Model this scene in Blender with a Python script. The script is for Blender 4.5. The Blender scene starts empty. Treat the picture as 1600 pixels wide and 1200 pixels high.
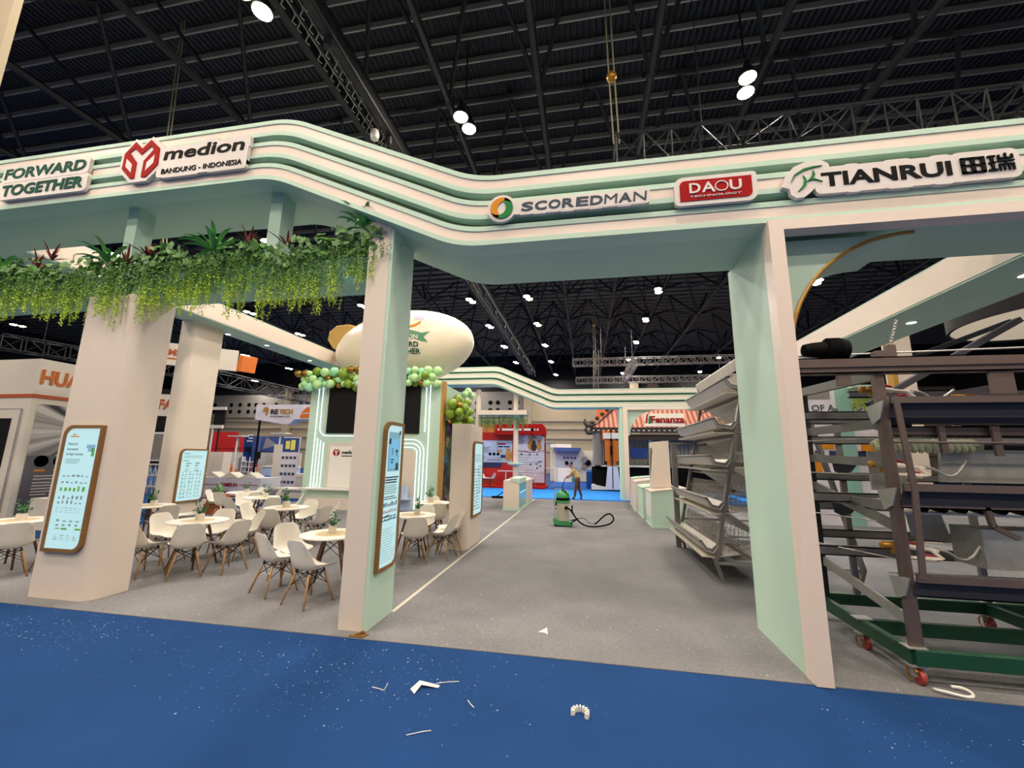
import bpy, bmesh, math, random
from mathutils import Vector, Matrix
R = math.radians
C = bpy.context.scene.collection
random.seed(7)

# ---------------------------------------------------------------- camera, light, exposure
sc = bpy.context.scene
cam_d = bpy.data.cameras.new('camera'); cam = bpy.data.objects.new('camera', cam_d); C.objects.link(cam)
cam_d.sensor_width = 36; cam_d.sensor_fit = 'HORIZONTAL'; cam_d.lens = 36 * 637.335 / 1600
cam_d.clip_start = 0.05; cam_d.clip_end = 300
def cam_axes(yaw, pitch, roll):
    f = Vector((math.sin(yaw) * math.cos(pitch), math.cos(yaw) * math.cos(pitch), math.sin(pitch)))
    r = Vector((math.cos(yaw), -math.sin(yaw), 0)); u = r.cross(f)
    return math.cos(roll) * r + math.sin(roll) * u, -math.sin(roll) * r + math.cos(roll) * u, f
_r, _u, _f = cam_axes(-.179280174, .17780424, .0151027465)
cam.matrix_world = Matrix(((_r.x, _u.x, -_f.x, 0), (_r.y, _u.y, -_f.y, 0), (_r.z, _u.z, -_f.z, 1.9), (0, 0, 0, 1)))
sc.camera = cam
sc.view_settings.view_transform = 'Standard'; sc.view_settings.look = 'None'
sc.view_settings.exposure = 0.0; sc.view_settings.gamma = 1; sc.view_settings.use_curve_mapping = False
w = bpy.data.worlds.new('hall_ambient'); sc.world = w; w.use_nodes = True
w.node_tree.nodes['Background'].inputs[0].default_value = (1, .93, .84, 1)
w.node_tree.nodes['Background'].inputs[1].default_value = .32
LAMP_W = 365.0

# ---------------------------------------------------------------- helpers
def lin(h):
    h = h.lstrip('#'); o = []
    for i in (0, 2, 4):
        c = int(h[i:i + 2], 16) / 255
        o.append(c / 12.92 if c <= .04045 else ((c + .055) / 1.055) ** 2.4)
    return (*o, 1)
MATS = {}
def mat(name, col, rough=.6, metal=0, noise=None, bump=None, emit=0, ecol=None, spec=.5, trans=0, alpha=None, stretch=None):
    m = bpy.data.materials.new(name); m.use_nodes = True; nt = m.node_tree; b = nt.nodes['Principled BSDF']
    c = lin(col) if isinstance(col, str) else (*col, 1)
    b.inputs['Base Color'].default_value = c; b.inputs['Roughness'].default_value = rough
    b.inputs['Metallic'].default_value = metal; b.inputs['Specular IOR Level'].default_value = spec
    if trans: b.inputs['Transmission Weight'].default_value = trans
    if noise or bump:
        tc = nt.nodes.new('ShaderNodeTexCoord'); mp = nt.nodes.new('ShaderNodeMapping')
        nt.links.new(tc.outputs['Object'], mp.inputs[0])
        if stretch: mp.inputs['Scale'].default_value = stretch
    if noise:
        sca, amt = noise[:2]
        n = nt.nodes.new('ShaderNodeTexNoise'); n.inputs['Scale'].default_value = sca; n.inputs['Detail'].default_value = 5
        nt.links.new(mp.outputs[0], n.inputs['Vector'])
        mx = nt.nodes.new('ShaderNodeMix'); mx.data_type = 'RGBA'
        mx.inputs[6].default_value = tuple(max(0, v * (1 - amt)) for v in c[:3]) + (1,)
        mx.inputs[7].default_value = tuple(min(1, v * (1 + amt)) for v in c[:3]) + (1,)
        nt.links.new(n.outputs['Fac'], mx.inputs[0]); nt.links.new(mx.outputs[2], b.inputs['Base Color'])
    if bump:
        n2 = nt.nodes.new('ShaderNodeTexNoise'); n2.inputs['Scale'].default_value = bump[0]; n2.inputs['Detail'].default_value = 3
        nt.links.new(mp.outputs[0], n2.inputs['Vector'])
        bp = nt.nodes.new('ShaderNodeBump'); bp.inputs['Strength'].default_value = bump[1]; bp.inputs['Distance'].default_value = .01
        nt.links.new(n2.outputs['Fac'], bp.inputs['Height']); nt.links.new(bp.outputs[0], b.inputs['Normal'])
    if emit:
        b.inputs['Emission Color'].default_value = lin(ecol or col) if isinstance(ecol or col, str) else (*(ecol or col), 1)
        b.inputs['Emission Strength'].default_value = emit
    MATS[name] = m
    return m

class MB:
    def __init__(s): s.v = []; s.f = []
    def add(s, vs, fs):
        o = len(s.v); s.v += [tuple(p) for p in vs]; s.f += [tuple(i + o for i in f) for f in fs]; return s
    def box(s, x0, y0, z0, x1, y1, z1):
        return s.add([(x, y, z) for z in (z0, z1) for y in (y0, y1) for x in (x0, x1)],
                     [(0, 2, 3, 1), (4, 5, 7, 6), (0, 1, 5, 4), (2, 6, 7, 3), (0, 4, 6, 2), (1, 3, 7, 5)])
    def cbox(s, c, sx, sy, sz, rz=0, rx=0, ry=0):
        m = Matrix.Translation(c) @ Matrix.Rotation(rz, 4, 'Z') @ Matrix.Rotation(rx, 4, 'X') @ Matrix.Rotation(ry, 4, 'Y')
        t = MB().box(-sx / 2, -sy / 2, -sz / 2, sx / 2, sy / 2, sz / 2)
        return s.add([m @ Vector(p) for p in t.v], t.f)
    def bar(s, p, q, w, h=None, up=(0, 0, 1)):
        p, q = Vector(p), Vector(q); h = h or w; d = (q - p).normalized(); up = Vector(up)
        if abs(d.dot(up)) > .98: up = Vector((0, 1, 0)) if abs(d.y) < .9 else Vector((1, 0, 0))
        a = d.cross(up).normalized(); b = a.cross(d)
        vs = [c + a * (w / 2 * i) + b * (h / 2 * j) for c in (p, q) for i, j in ((-1, -1), (1, -1), (1, 1), (-1, 1))]
        return s.add(vs, [(3, 2, 1, 0), (4, 5, 6, 7), (0, 1, 5, 4), (1, 2, 6, 5), (2, 3, 7, 6), (3, 0, 4, 7)])
    def tube(s, pts, r, n=8, closed=False):
        pts = [Vector(p) for p in pts]; k = len(pts); rs = r if isinstance(r, (list, tuple)) else [r] * k
        up = Vector((0, 0, 1)); vs = []; fs = []; a = None
        for i, p in enumerate(pts):
            if closed: d = pts[(i + 1) % k] - pts[i - 1]
            else: d = pts[min(i + 1, k - 1)] - pts[max(i - 1, 0)]
            d.normalize()
            if a is None:
                a = d.cross(up)
                if a.length < .05: a = d.cross(Vector((0, 1, 0)))
            a = (a - d * a.dot(d)); a.normalize(); b = d.cross(a)
            for j in range(n):
                t = 2 * math.pi * j / n; vs.append(p + (a * math.cos(t) + b * math.sin(t)) * rs[i])
        for i in range(k if closed else k - 1):
            for j in range(n):
                i2 = (i + 1) % k
                fs.append((i * n + j, i * n + (j + 1) % n, i2 * n + (j + 1) % n, i2 * n + j))
        if not closed: fs += [tuple(range(n))[::-1], tuple(range((k - 1) * n, k * n))]
        return s.add(vs, fs)
    def lathe(s, prof, c=(0, 0, 0), n=16, ax='Z', caps=True):
        vs = []; fs = []; k = len(prof)
        for r, z in prof:
            for j in range(n):
                t = 2 * math.pi * j / n; x, y = r * math.cos(t), r * math.sin(t)
                p = {'Z': (x, y, z), 'Y': (x, z, -y), 'X': (z, x, y)}[ax]
                vs.append((c[0] + p[0], c[1] + p[1], c[2] + p[2]))
        for i in range(k - 1):
            for j in range(n): fs.append((i * n + j, i * n + (j + 1) % n, (i + 1) * n + (j + 1) % n, (i + 1) * n + j))
        if caps: fs += [tuple(range(n))[::-1], tuple(range((k - 1) * n, k * n))]
        return s.add(vs, fs)
    def sphere(s, c, r, n=12, m=8, sc=(1, 1, 1), rot=None):
        pr = [(max(1e-4, math.sin(math.pi * i / m)), -math.cos(math.pi * i / m)) for i in range(m + 1)]
        t = MB().lathe(pr, n=n, caps=False); M_ = rot or Matrix.Identity(3)
        return s.add([Vector(c) + M_ @ Vector((p[0] * r * sc[0], p[1] * r * sc[1], p[2] * r * sc[2])) for p in t.v], t.f)
    def prism(s, poly, o, u, v, w):
        """polygon (a,b) on plane o + a*u + b*v, thickened along vector w"""
        o, u, v, w = Vector(o), Vector(u), Vector(v), Vector(w); k = len(poly)
        base = [o + u * a + v * b for a, b in poly]
        fs = [tuple(range(k))[::-1], tuple(range(k, 2 * k))] + [(i, (i + 1) % k, k + (i + 1) % k, k + i) for i in range(k)]
        return s.add(base + [p + w for p in base], fs)
    def ring(s, outer, inner, o, u, v, w):
        """frame between two same-count polygons, thickened along w"""
        o, u, v, w = Vector(o), Vector(u), Vector(v), Vector(w); k = len(outer)
        L = [o + u * a + v * b for a, b in outer] + [o + u * a + v * b for a, b in inner]
        vs = L + [p + w for p in L]; fs = []
        for i in range(k):
            j = (i + 1) % k
            fs += [(i, i + k, j + k, j), (2 * k + i, 2 * k + j, 3 * k + j, 3 * k + i), (i, j, 2 * k + j, 2 * k + i), (k + i, 3 * k + i, 3 * k + j, k + j)]
        return s.add(vs, fs)
    def xf(s, m):
        s.v = [tuple(m @ Vector(p)) for p in s.v]; return s
    def build(s, name, m, parent=None, smooth=False, label=None, bevel=0):
        me = bpy.data.meshes.new(name); me.from_pydata(s.v, [], s.f); me.update()
        bm = bmesh.new(); bm.from_mesh(me); bmesh.ops.recalc_face_normals(bm, faces=bm.faces); bm.to_mesh(me); bm.free()
        me.materials.append(m if not isinstance(m, str) else MATS[m])
        if smooth:
            for p in me.polygons: p.use_smooth = True
            if smooth == 'auto': me.set_sharp_from_angle(angle=R(40))
        o = bpy.data.objects.new(name, me); C.objects.link(o)
        if parent is not None:
            o.parent = parent
            if parent.type == 'EMPTY': o.matrix_parent_inverse = Matrix.Translation(parent.location).inverted()
        if bevel:
            b = o.modifiers.new('bevel', 'BEVEL'); b.width = bevel; b.segments = 2; b.limit_method = 'ANGLE'; b.angle_limit = R(50)
        if label: o['label'] = label
        return o

def tag(o, label, cat, group=None, kind=None):
    o['label'] = label; o['category'] = cat
    if group: o['group'] = group
    if kind: o['kind'] = kind
    return o
def thing(name, label, cat, loc=(0, 0, 0), group=None, kind=None):
    o = bpy.data.objects.new(name, None); C.objects.link(o); o.location = loc; o.empty_display_size = .1
    return tag(o, label, cat, group, kind)
def struct(o): o['kind'] = 'structure'; return o
def dup(root, loc, rz=0, label=None, group=None, scale=1):
    """copy of a thing built at the world origin, with copies of its parts and sub-parts"""
    r = root.copy(); C.objects.link(r); r.location = loc; r.rotation_euler = (0, 0, rz); r.scale = (scale,) * 3
    if label: r['label'] = label
    if group: r['group'] = group
    for ch in list(root.children):
        c = ch.copy(); C.objects.link(c); c.parent = r
        for g in list(ch.children):
            d = g.copy(); C.objects.link(d); d.parent = c
    return r
def rrect(x0, y0, x1, y1, rad, n=6):
    """rounded rectangle, rad = one value or (bl, br, tr, tl)"""
    rr = rad if isinstance(rad, (tuple, list)) else (rad,) * 4; out = []
    for (cx, cy, sx, sy, a0), r in zip(((x0, y0, 1, 1, 180), (x1, y0, -1, 1, 270), (x1, y1, -1, -1, 0), (x0, y1, 1, -1, 90)), rr):
        for i in range(n + 1):
            a = R(a0 + 90 * i / n); out.append((cx + sx * r + r * math.cos(a), cy + sy * r + r * math.sin(a)))
    return out
_tc = {}
def glyphs(s, bold=0, res=3):
    k = (s, bold)
    if k not in _tc:
        cu = bpy.data.curves.new('t', 'FONT'); cu.body = s; cu.offset = bold; cu.resolution_u = res
        ob = bpy.data.objects.new('t', cu); C.objects.link(ob)
        me = bpy.data.meshes.new_from_object(ob.evaluated_get(bpy.context.evaluated_depsgraph_get()))
        vs = [tuple(v.co)[:2] for v in me.vertices]; fs = [tuple(p.vertices) for p in me.polygons]
        bpy.data.objects.remove(ob); bpy.data.curves.remove(cu); bpy.data.meshes.remove(me)
        x0 = min(v[0] for v in vs); x1 = max(v[0] for v in vs); y0 = min(v[1] for v in vs); y1 = max(v[1] for v in vs)
        _tc[k] = ([((x - x0) / (x1 - x0), (y - y0) / (y1 - y0)) for x, y in vs], fs, (x1 - x0) / (y1 - y0))
    return _tc[k]
def text(mb, s, o, u, v, h, w=None, d=.004, bold=0, shear=0):
    """solid lettering: lower left corner o, unit axes u, v, height h, total width w, thickness d along u x v"""
    g, fs, asp = glyphs(s, bold); o, u, v = Vector(o), Vector(u).normalized(), Vector(v).normalized(); w = w or asp * h; n = u.cross(v)
    P = [o + u * (a * w + shear * b * h) + v * (b * h) + n * d for a, b in g]
    k = len(P); vs = P + [p - n * d for p in P]
    ed = {}
    for f in fs:
        for i in range(len(f)):
            e = (f[i], f[(i + 1) % len(f)]); ed[e] = ed.get(e, 0) + 1
    side = [(a, b, b + k, a + k) for a, b in ed if (b, a) not in ed]
    return mb.add(vs, list(fs) + side)

# ---------------------------------------------------------------- materials
mat('white', '#DACCBF', .55, noise=(3, .04), bump=(60, .05))
mat('white_gloss', '#ECE7DF', .35)
mat('acrylic', '#E4D2C5', .4, noise=(8, .03))
mat('mint', '#BAD4C2', .6, noise=(2, .04))
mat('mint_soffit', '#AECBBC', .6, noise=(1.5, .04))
mat('groove_shade', '#5F6E57', .7); mat('teal', '#94C4B6', .55, noise=(2, .04))  # the dark green is the shade of the arch grooves, put into a colour
mat('gold', '#B98A3C', .4, metal=.3, noise=(6, .12))
mat('bronze', '#8A6436', .45, metal=.2, noise=(9, .12))
mat('sign_white', '#D9CFCB', .5)
mat('red', '#A01818', .7, spec=.1); mat('black', '#0B0B0B', .7, spec=.1); mat('dark_green', '#174E40', .7, spec=.1); mat('green', '#2E7D45', .7, spec=.1)
mat('orange', '#D2892B', .6, spec=.1); mat('slate', '#49535D', .7, spec=.1); mat('deep_orange', '#C9682A', .5)
mat('blue_carpet', '#204378', .95, noise=(1.3, .2), bump=(260, .5), spec=.1)
mat('grey_carpet', '#828184', .95, noise=(60, .45), bump=(220, .6), spec=.1)
_nt = MATS['grey_carpet'].node_tree; _bs = _nt.nodes['Principled BSDF']; _src = _bs.inputs['Base Color'].links[0].from_socket
_tcn = _nt.nodes.new('ShaderNodeTexCoord'); _n = _nt.nodes.new('ShaderNodeTexNoise'); _n.inputs['Scale'].default_value = .8; _n.inputs['Detail'].default_value = 4; _rp = _nt.nodes.new('ShaderNodeMapRange'); _rp.inputs[1].default_value = .3; _rp.inputs[2].default_value = .7; _rp.inputs[3].default_value = .84; _rp.inputs[4].default_value = 1.1
_mx = _nt.nodes.new('ShaderNodeVectorMath'); _mx.operation = 'SCALE'; _nt.links.new(_tcn.outputs['Object'], _n.inputs['Vector']); _nt.links.new(_n.outputs['Fac'], _rp.inputs[0]); _nt.links.new(_src, _mx.inputs[0]); _nt.links.new(_rp.outputs[0], _mx.inputs['Scale']); _nt.links.new(_mx.outputs[0], _bs.inputs['Base Color'])
mat('tape', '#C4BBAA', .6)
mat('bright_blue', '#2E84DA', .9, noise=(2, .1), spec=.1); mat('navy_carpet', '#27539B', .9, noise=(2, .1), spec=.1)
mat('red_carpet', '#B92020', .9, noise=(2, .1), spec=.1)
mat('steel_dark', '#28282B', .5, metal=.3); mat('roof_black', '#17161A', .6); mat('purlin', '#9A958D', .5, metal=.3)
mat('hall_beige', '#A5967F', .8, noise=(.4, .05)); mat('hall_grey', '#86817C', .8, noise=(.4, .05)); mat('hall_dark', '#141417', .8)
mat('galv', '#B0AEAA', .42, metal=.5, noise=(14, .15)); mat('galv_dark', '#827E7C', .48, metal=.4, noise=(9, .18))
mat('galv_brown', '#6F5F5A', .45, metal=.5, noise=(9, .15)); mat('bluegrey', '#4B494E', .8, metal=0, spec=.1, noise=(7, .12))
mat('wood', '#B08A5E', .5, noise=(5, .22), stretch=(9, 9, 1)); mat('walnut', '#6B4A33', .5, noise=(5, .25), stretch=(9, 9, 1))
mat('plastic_white', '#E6DFD3', .38); mat('rod', '#221E1C', .4, metal=.6)
mat('lamp_glow', '#FFFFFF', emit=40, ecol='#FFEBCB'); mat('spot_glow', '#FFFFFF', emit=9, ecol='#F2F8FF')
for k in ('lamp_glow', 'spot_glow'): MATS[k].cycles.emission_sampling = 'NONE'

# ---------------------------------------------------------------- the hall
b = MB(); b.add([(-62, -16, 0), (40, -16, 0), (40, 70, 0), (-62, 70, 0)], [(0, 1, 2, 3)])
struct(b.build('floor', 'blue_carpet'))
b = MB(); b.box(-62, 52, -.1, 45, 52.4, 10.3); struct(b.build('wall_back', 'hall_beige'))
b = MB(); b.box(-62, 51.9, 10.3, 45, 52.4, 15.6); struct(b.build('wall_back.001', 'hall_dark'))
b = MB(); b.box(-63, -16, -.1, -62, 52, 15.6); struct(b.build('wall_left', 'hall_dark'))
b = MB(); b.box(40, -16, -.1, 41, 52, 15.6); struct(b.build('wall_right', 'hall_dark'))
# corrugated steel deck
m = mat('deck', '#191920', .55, metal=.2); nt = m.node_tree
tc = nt.nodes.new('ShaderNodeTexCoord'); wv = nt.nodes.new('ShaderNodeTexWave'); wv.bands_direction = 'X'; wv.inputs['Scale'].default_value = 1.6
bp = nt.nodes.new('ShaderNodeBump'); bp.inputs['Strength'].default_value = .9; bp.inputs['Distance'].default_value = .05
nt.links.new(tc.outputs['Object'], wv.inputs['Vector']); nt.links.new(wv.outputs['Fac'], bp.inputs['Height']); nt.links.new(bp.outputs[0], nt.nodes['Principled BSDF'].inputs['Normal'])
b = MB(); b.box(-63, -16, 15.2, 41, 70, 15.4); ceil = struct(b.build('ceiling', m))
for i in range(72):
    y = 2.4 + i * .8
    if y > 52: break
    b = MB(); b.box(-62, y - .026, 15.0, 40, y + .026, 15.2); b.build('purlin', 'purlin', ceil)
n = 0
for x in (-36, -30.5, -25.2, -20.4, -15.6, -10.8, -6.7, -3.9, -1.15, 1.95, 4.9, 8.3, 13, 18, 23):
    b = MB(); zb = 12.45
    b.tube([(x, -10, zb), (x, 52, zb)], .11, 6)
    for j in range(-2, 9):
        y = 10.15 + 5.1 * j
        for dx in (-1.45, 1.45):
            for dy in (-2.55, 2.55): b.tube([(x, y, zb), (x + dx, y + dy, 15.05)], .065, 5)
        b.sphere((x, y, zb), .16, 8, 6)
        b.tube([(x, y, zb), (x + 1.4, y + .7, 13.1), (x + 2.9, y, zb)], .08, 5)
    n += 1; struct(b.build('trim_%d' % n, 'steel_dark'))
# wall columns, rails and vent holes on the back wall
for i, x in enumerate((-42, -31, -19.5, -7.3, 6)):
    b = MB(); b.box(x - .5, 51.4, 0, x + .5, 52, 11.2); n += 1; struct(b.build('trim_%d' % n, 'hall_beige'))
for z in (2.6, 4.2, 5.4, 6.4):
    b = MB(); b.box(-62, 51.8, z, 40, 52, z + .16); n += 1; struct(b.build('trim_%d' % n, 'hall_grey'))
b = MB()
b.box(-62, 51.7, 7.0, -7.9, 51.95, 10.35); n += 1; struct(b.build('trim_%d' % n, 'hall_grey'))
b = MB()
for x in (-58, -56, -54.3, -51.5, -50, -48.5, -47.3, -46, -44, -40, -39, -36, -34.5, -33, -30, -28, -26.5, -22, -20.6, -17, -14, -12.2, -11.2, -9.6, -8.6):
    for z in (7.9, 8.9): b.lathe([(.3, -.06), (.3, 0)], (x, 51.72, z), 10, 'Y')
n += 1; struct(b.build('trim_%d' % n, 'black'))

# ---------------------------------------------------------------- high bay lamps
def make_lamp(x, y, z, label, col=(1, .87, .71)):
    t = thing('high_bay_lamp', label, 'ceiling lamp', (x, y, z), 'high bay lamps under the roof')
    for dx in (-.24, .24):
        b = MB(); b.lathe([(.05, .5), (.08, .42), (.22, .1), (.235, .02), (.215, .02)], (x + dx * .25, y + dx, z), 14); b.build('housing', 'steel_dark', t, True)
        b = MB(); b.lathe([(.001, -.06), (.12, -.045), (.21, .0), (.21, .03)], (x + dx * .25, y + dx, z), 14); b.build('lens', 'lamp_glow', t, True)
    b = MB(); b.bar((x - .07, y - .3, z + .55), (x + .07, y + .3, z + .55), .06); b.tube([(x, y, z + .5), (x, y, 15.02)], .03, 6); b.build('bracket', 'steel_dark', t)
    ld = bpy.data.lights.new('lamp_light', 'AREA'); ld.shape = 'DISK'; ld.size = .9; ld.energy = LAMP_W; ld.color = col
    lo = bpy.data.objects.new('lamp_light', ld); C.objects.link(lo); lo.parent = t; lo.location = (0, 0, -.12)
    return t
ROWS = {-46: 'leftmost of all', -35: 'left of the far left one', -24: 'far left', -15: 'second from the left', -7.3: 'just left of the cable truss', -3.5: 'just right of the cable truss', 4.5: 'above the middle aisle', 13.2: 'far right'}
ORD = ['first', 'second', 'third', 'fourth', 'fifth', 'sixth', 'seventh', 'eighth', 'ninth', 'tenth', 'eleventh']
for x in (-23, -15, -7.3, 0.5, 8, 15):  # out of view; the far left ones added to brighten the cream booth
    for y in (-8, -3, 1.5):
        ld = None
        make_lamp(x, y, 12.2, 'unseen twin high bay lamp hanging over the blue aisle in front of the arch')
for x, nm in ROWS.items():
    ys = (8.5, 16, 24.6, 30, 36, 42.5, 49.5) if x != -7.3 else (6.4, 16, 24.6, 30, 36, 42.5)
    for k, y in enumerate(ys):
        if x < -10 and k == 0: continue
        if x in (-3.5, 4.5) and k == 0: y = 10.5
        make_lamp(x, y, 12, 'twin roof lamp, %s in the row %s' % (ORD[k], nm), (1, .92, .82) if y > 12 else (1, .9, .77))

# ---------------------------------------------------------------- carpets
def carpet(name, x0, y0, x1, y1, z, m, label, t=.006):
    b = MB(); b.box(x0, y0, .0005, x1, y1, z); return tag(b.build(name, m), label, 'carpet')
carpet('stand_carpet', -11.6, 4.33, 16, 19.6, .008, 'grey_carpet', 'speckled grey carpet covering the floor of the big mint stand')
b = MB(); b.box(-2.40, 5.1, .0082, -2.35, 19.5, .0095); tag(b.build('carpet_tape', 'tape'), 'pale tape seam running along the grey carpet from the left pillar', 'tape')

# ---------------------------------------------------------------- front arch with its fascia
def path(d, top=((-13.5, 6.535), (-3.98, 6.535), (-1.275, 5.28), (9.3, 5.28)), k=.22, rad=.3):
    P = [Vector((x - k * d if 0 < i < 3 else x, z - d)) for i, (x, z) in enumerate(top)]
    out = [P[0]]
    for i in (1, 2):
        a = (P[i - 1] - P[i]).normalized(); c = (P[i + 1] - P[i]).normalized()
        p, q = P[i] + a * rad, P[i] + c * rad
        for s in range(9):
            t = s / 8; out.append(p * (1 - t) ** 2 + P[i] * 2 * t * (1 - t) + q * t * t)
    return out + [P[3]]
def sweep(b, d0, d1, y0, y1, top=None, k=.22, rad=.3):
    a, c = (path(d0, k=k, rad=rad), path(d1, k=k, rad=rad)) if top is None else (path(d0, top, k, rad), path(d1, top, k, rad))
    n = len(a); vs = []
    for p, q in zip(a, c): vs += [(p.x, y0, p.y), (p.x, y1, p.y), (q.x, y1, q.y), (q.x, y0, q.y)]
    fs = [(0, 1, 2, 3), (4 * n - 4, 4 * n - 3, 4 * n - 2, 4 * n - 1)]
    for i in range(n - 1):
        for j in range(4): fs.append((4 * i + j, 4 * i + (j + 1) % 4, 4 * i + 4 + (j + 1) % 4, 4 * i + 4 + j))
    return b.add(vs, fs)
def arch(name, label, y0, y1, yb, top=None, mm=('mint', 'acrylic', 'mint_soffit'), k=.22, rad=.3):
    """three stepped bands (y0 front, y1 back) in front of a deep box that ends at yb"""
    t = thing(name, label, 'booth arch', (0, y0, 0)); s = 1 if y1 > y0 else -1
    for d in (0, .335, .67):
        b = MB()
        sweep(b, d, d + .06, y0, y1, top, k, rad); sweep(b, d + .18, d + .24, y0, y1, top, k, rad)
        band = b.build('band', mm[0], t)
        b = MB(); sweep(b, d + .06, d + .18, y0 + .012 * s, y1 - .01 * s, top, k, rad); b.build('light_strip', mm[1], band)
    b = MB(); sweep(b, .24, .335, y0 + .13 * s, y1, top, k, rad); sweep(b, .575, .67, y0 + .13 * s, y1, top, k, rad); b.build('recess_shade_panel', 'groove_shade', t)  # groove shade painted as dark panels between the bands
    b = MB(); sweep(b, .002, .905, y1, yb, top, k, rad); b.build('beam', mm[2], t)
    return t
arch_front = arch('front_arch', 'long mint and white stepped fascia bridging the front of the stand', 4.33, 4.6, 5.47)

# right pillar with white edge, soffit strip and rounded bracket
t = thing('arch_pillar', 'thin deep mint pillar with a white front edge, right of the walkway', 'pillar', (1.98, 4.9, 0))
b = MB(); b.box(1.915, 4.34, .0085, 2.03, 5.545, 4.372); b.build('side_panel', 'mint', t)
b = MB(); b.box(1.91, 4.29, .0085, 2.05, 4.46, 4.26); b.box(1.91, 4.29, 4.26, 9.2, 4.46, 4.374); b.build('white_edge', 'acrylic', t)
spa = [(2.03, 4.26)] + [(2.13 + 1.25 - 1.25 * math.cos(R(a)), 4.26 - 1.25 + 1.25 * math.sin(R(a)) - 0.0) for a in range(90, -1, -6)] + [(2.03, 3.01)]
b = MB(); b.prism(spa, (0, 4.56, 0), (1, 0, 0), (0, 0, 1), (0, .9, 0)); b.build('corner_bracket', 'mint', t)
b = MB(); arc = [(2.13 + 1.25 - 1.25 * math.cos(R(a)), 4.545, 3.01 + 1.25 * math.sin(R(a))) for a in range(90, -1, -5)]
b.tube(arc, .02, 6); b.build('gold_trim', 'gold', t)
# left pillar
t = thing('arch_pillar', 'white fronted mint pillar carrying the arch, left of the walkway', 'pillar', (-2.55, 4.8, 0))
b = MB(); b.box(-2.72, 4.48, .0085, -2.43, 5.1, 4.9); b.build('white_board', 'white', t)
b = MB(); b.box(-2.431, 4.485, .0085, -2.385, 5.105, 4.98); b.build('side_panel', 'mint', t)
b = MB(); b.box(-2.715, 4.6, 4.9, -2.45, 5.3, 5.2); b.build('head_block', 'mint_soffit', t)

def pillar(x0, y0, x1, y1, z, rad, label, name='pillar'):
    b = MB(); b.prism(rrect(x0, y0, x1, y1, rad), (0, 0, .0085), (1, 0, 0), (0, 1, 0), (0, 0, z - .0085))
    return tag(b.build(name, 'white', smooth='auto'), label, 'pillar')
pillar(-7.244, 4.55, -6.27, 5.05, 4.16, (.02, .16, .02, .02), 'broad white pillar under the hanging plants, nearest the camera')
pillar(-11.42, 9.4, -11.0, 10.43, 5.64, (.05, .16, .05, .05), 'tall white pillar under the left ceiling beam')
pillar(-2.85, 8.5, -2.44, 9.6, 2.6, (.03, .16, .03, .03), 'short free standing white panel beside the walkway')

# teal lintel with two posts, hung under the arch
b = MB(); b.box(-13, 4.62, 4.14, -2.73, 5.02, 4.5); lint = tag(b.build('plant_lintel', 'teal'), 'teal lintel beam under the arch carrying the hanging plants', 'beam')
for x, s in ((-6.87, 'left'), (-4.335, 'right')):
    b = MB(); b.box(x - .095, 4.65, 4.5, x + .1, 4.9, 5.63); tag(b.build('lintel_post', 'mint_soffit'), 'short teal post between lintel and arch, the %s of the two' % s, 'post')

# side beams of the stand
def side_beam(x0, x1, y0, y1, z0, z1, face, label, spots, uz):
    t = thing('side_beam', label, 'ceiling beam', ((x0 + x1) / 2, y0, z0))
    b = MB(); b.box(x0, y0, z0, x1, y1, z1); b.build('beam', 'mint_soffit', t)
    b = MB(); xf_ = x1 if face > 0 else x0
    b.box(xf_ - .012, y0, z0 + .03, xf_ + .012, y1, z1 - .03); b.build('white_face', 'acrylic', t)
    return t
side_beam(-11.35, -10.5, 5.47, 19.9, 5.64, 6.22, 1, 'white faced ceiling beam running back over the tables on the left', 0, 0)
side_beam(5.22, 6.3, 5.47, 19.9, 4.375, 4.86, -1, 'white faced ceiling beam running back above the cage machines on the right', 0, 0)
def spot(x, y, z, label, en=25):
    t = thing('recessed_spotlight', label, 'spotlight', (x, y, z), 'recessed spotlights of the stand')
    b = MB(); b.lathe([(.09, -.012), (.09, .0), (.07, 0), (.07, -.012)], (x, y, z - .002), 20, caps=False); b.build('trim_ring', 'white_gloss', t)
    b = MB(); b.lathe([(.068, -.004), (.068, .001)], (x, y, z - .003), 20); b.build('lens', 'spot_glow', t)
    ld = bpy.data.lights.new('spot_light', 'SPOT'); ld.energy = en; ld.spot_size = R(110); ld.spot_blend = .6; ld.shadow_soft_size = .06; ld.color = (.9, .96, 1)
    lo = bpy.data.objects.new('spot_light', ld); C.objects.link(lo); lo.parent = t; lo.location = (0, 0, -.03)
spot(3.42, 4.97, 4.374, 'bright recessed spotlight under the arch, right of the gold trimmed bracket', 60)
for i, y in enumerate((6.15, 8.1, 10.2, 12.6, 15)): spot(5.75, y, 4.374, 'recessed spotlight under the right ceiling beam, %s from the arch' % ORD[i], 60)
for i, y in enumerate((9.9, 12.1, 14.4, 16.8)): spot(-10.95 if i else -11.2, y if i else 10.75, 5.639, 'recessed spotlight under the left ceiling beam, %s from the arch' % ORD[i], 90)

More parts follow.
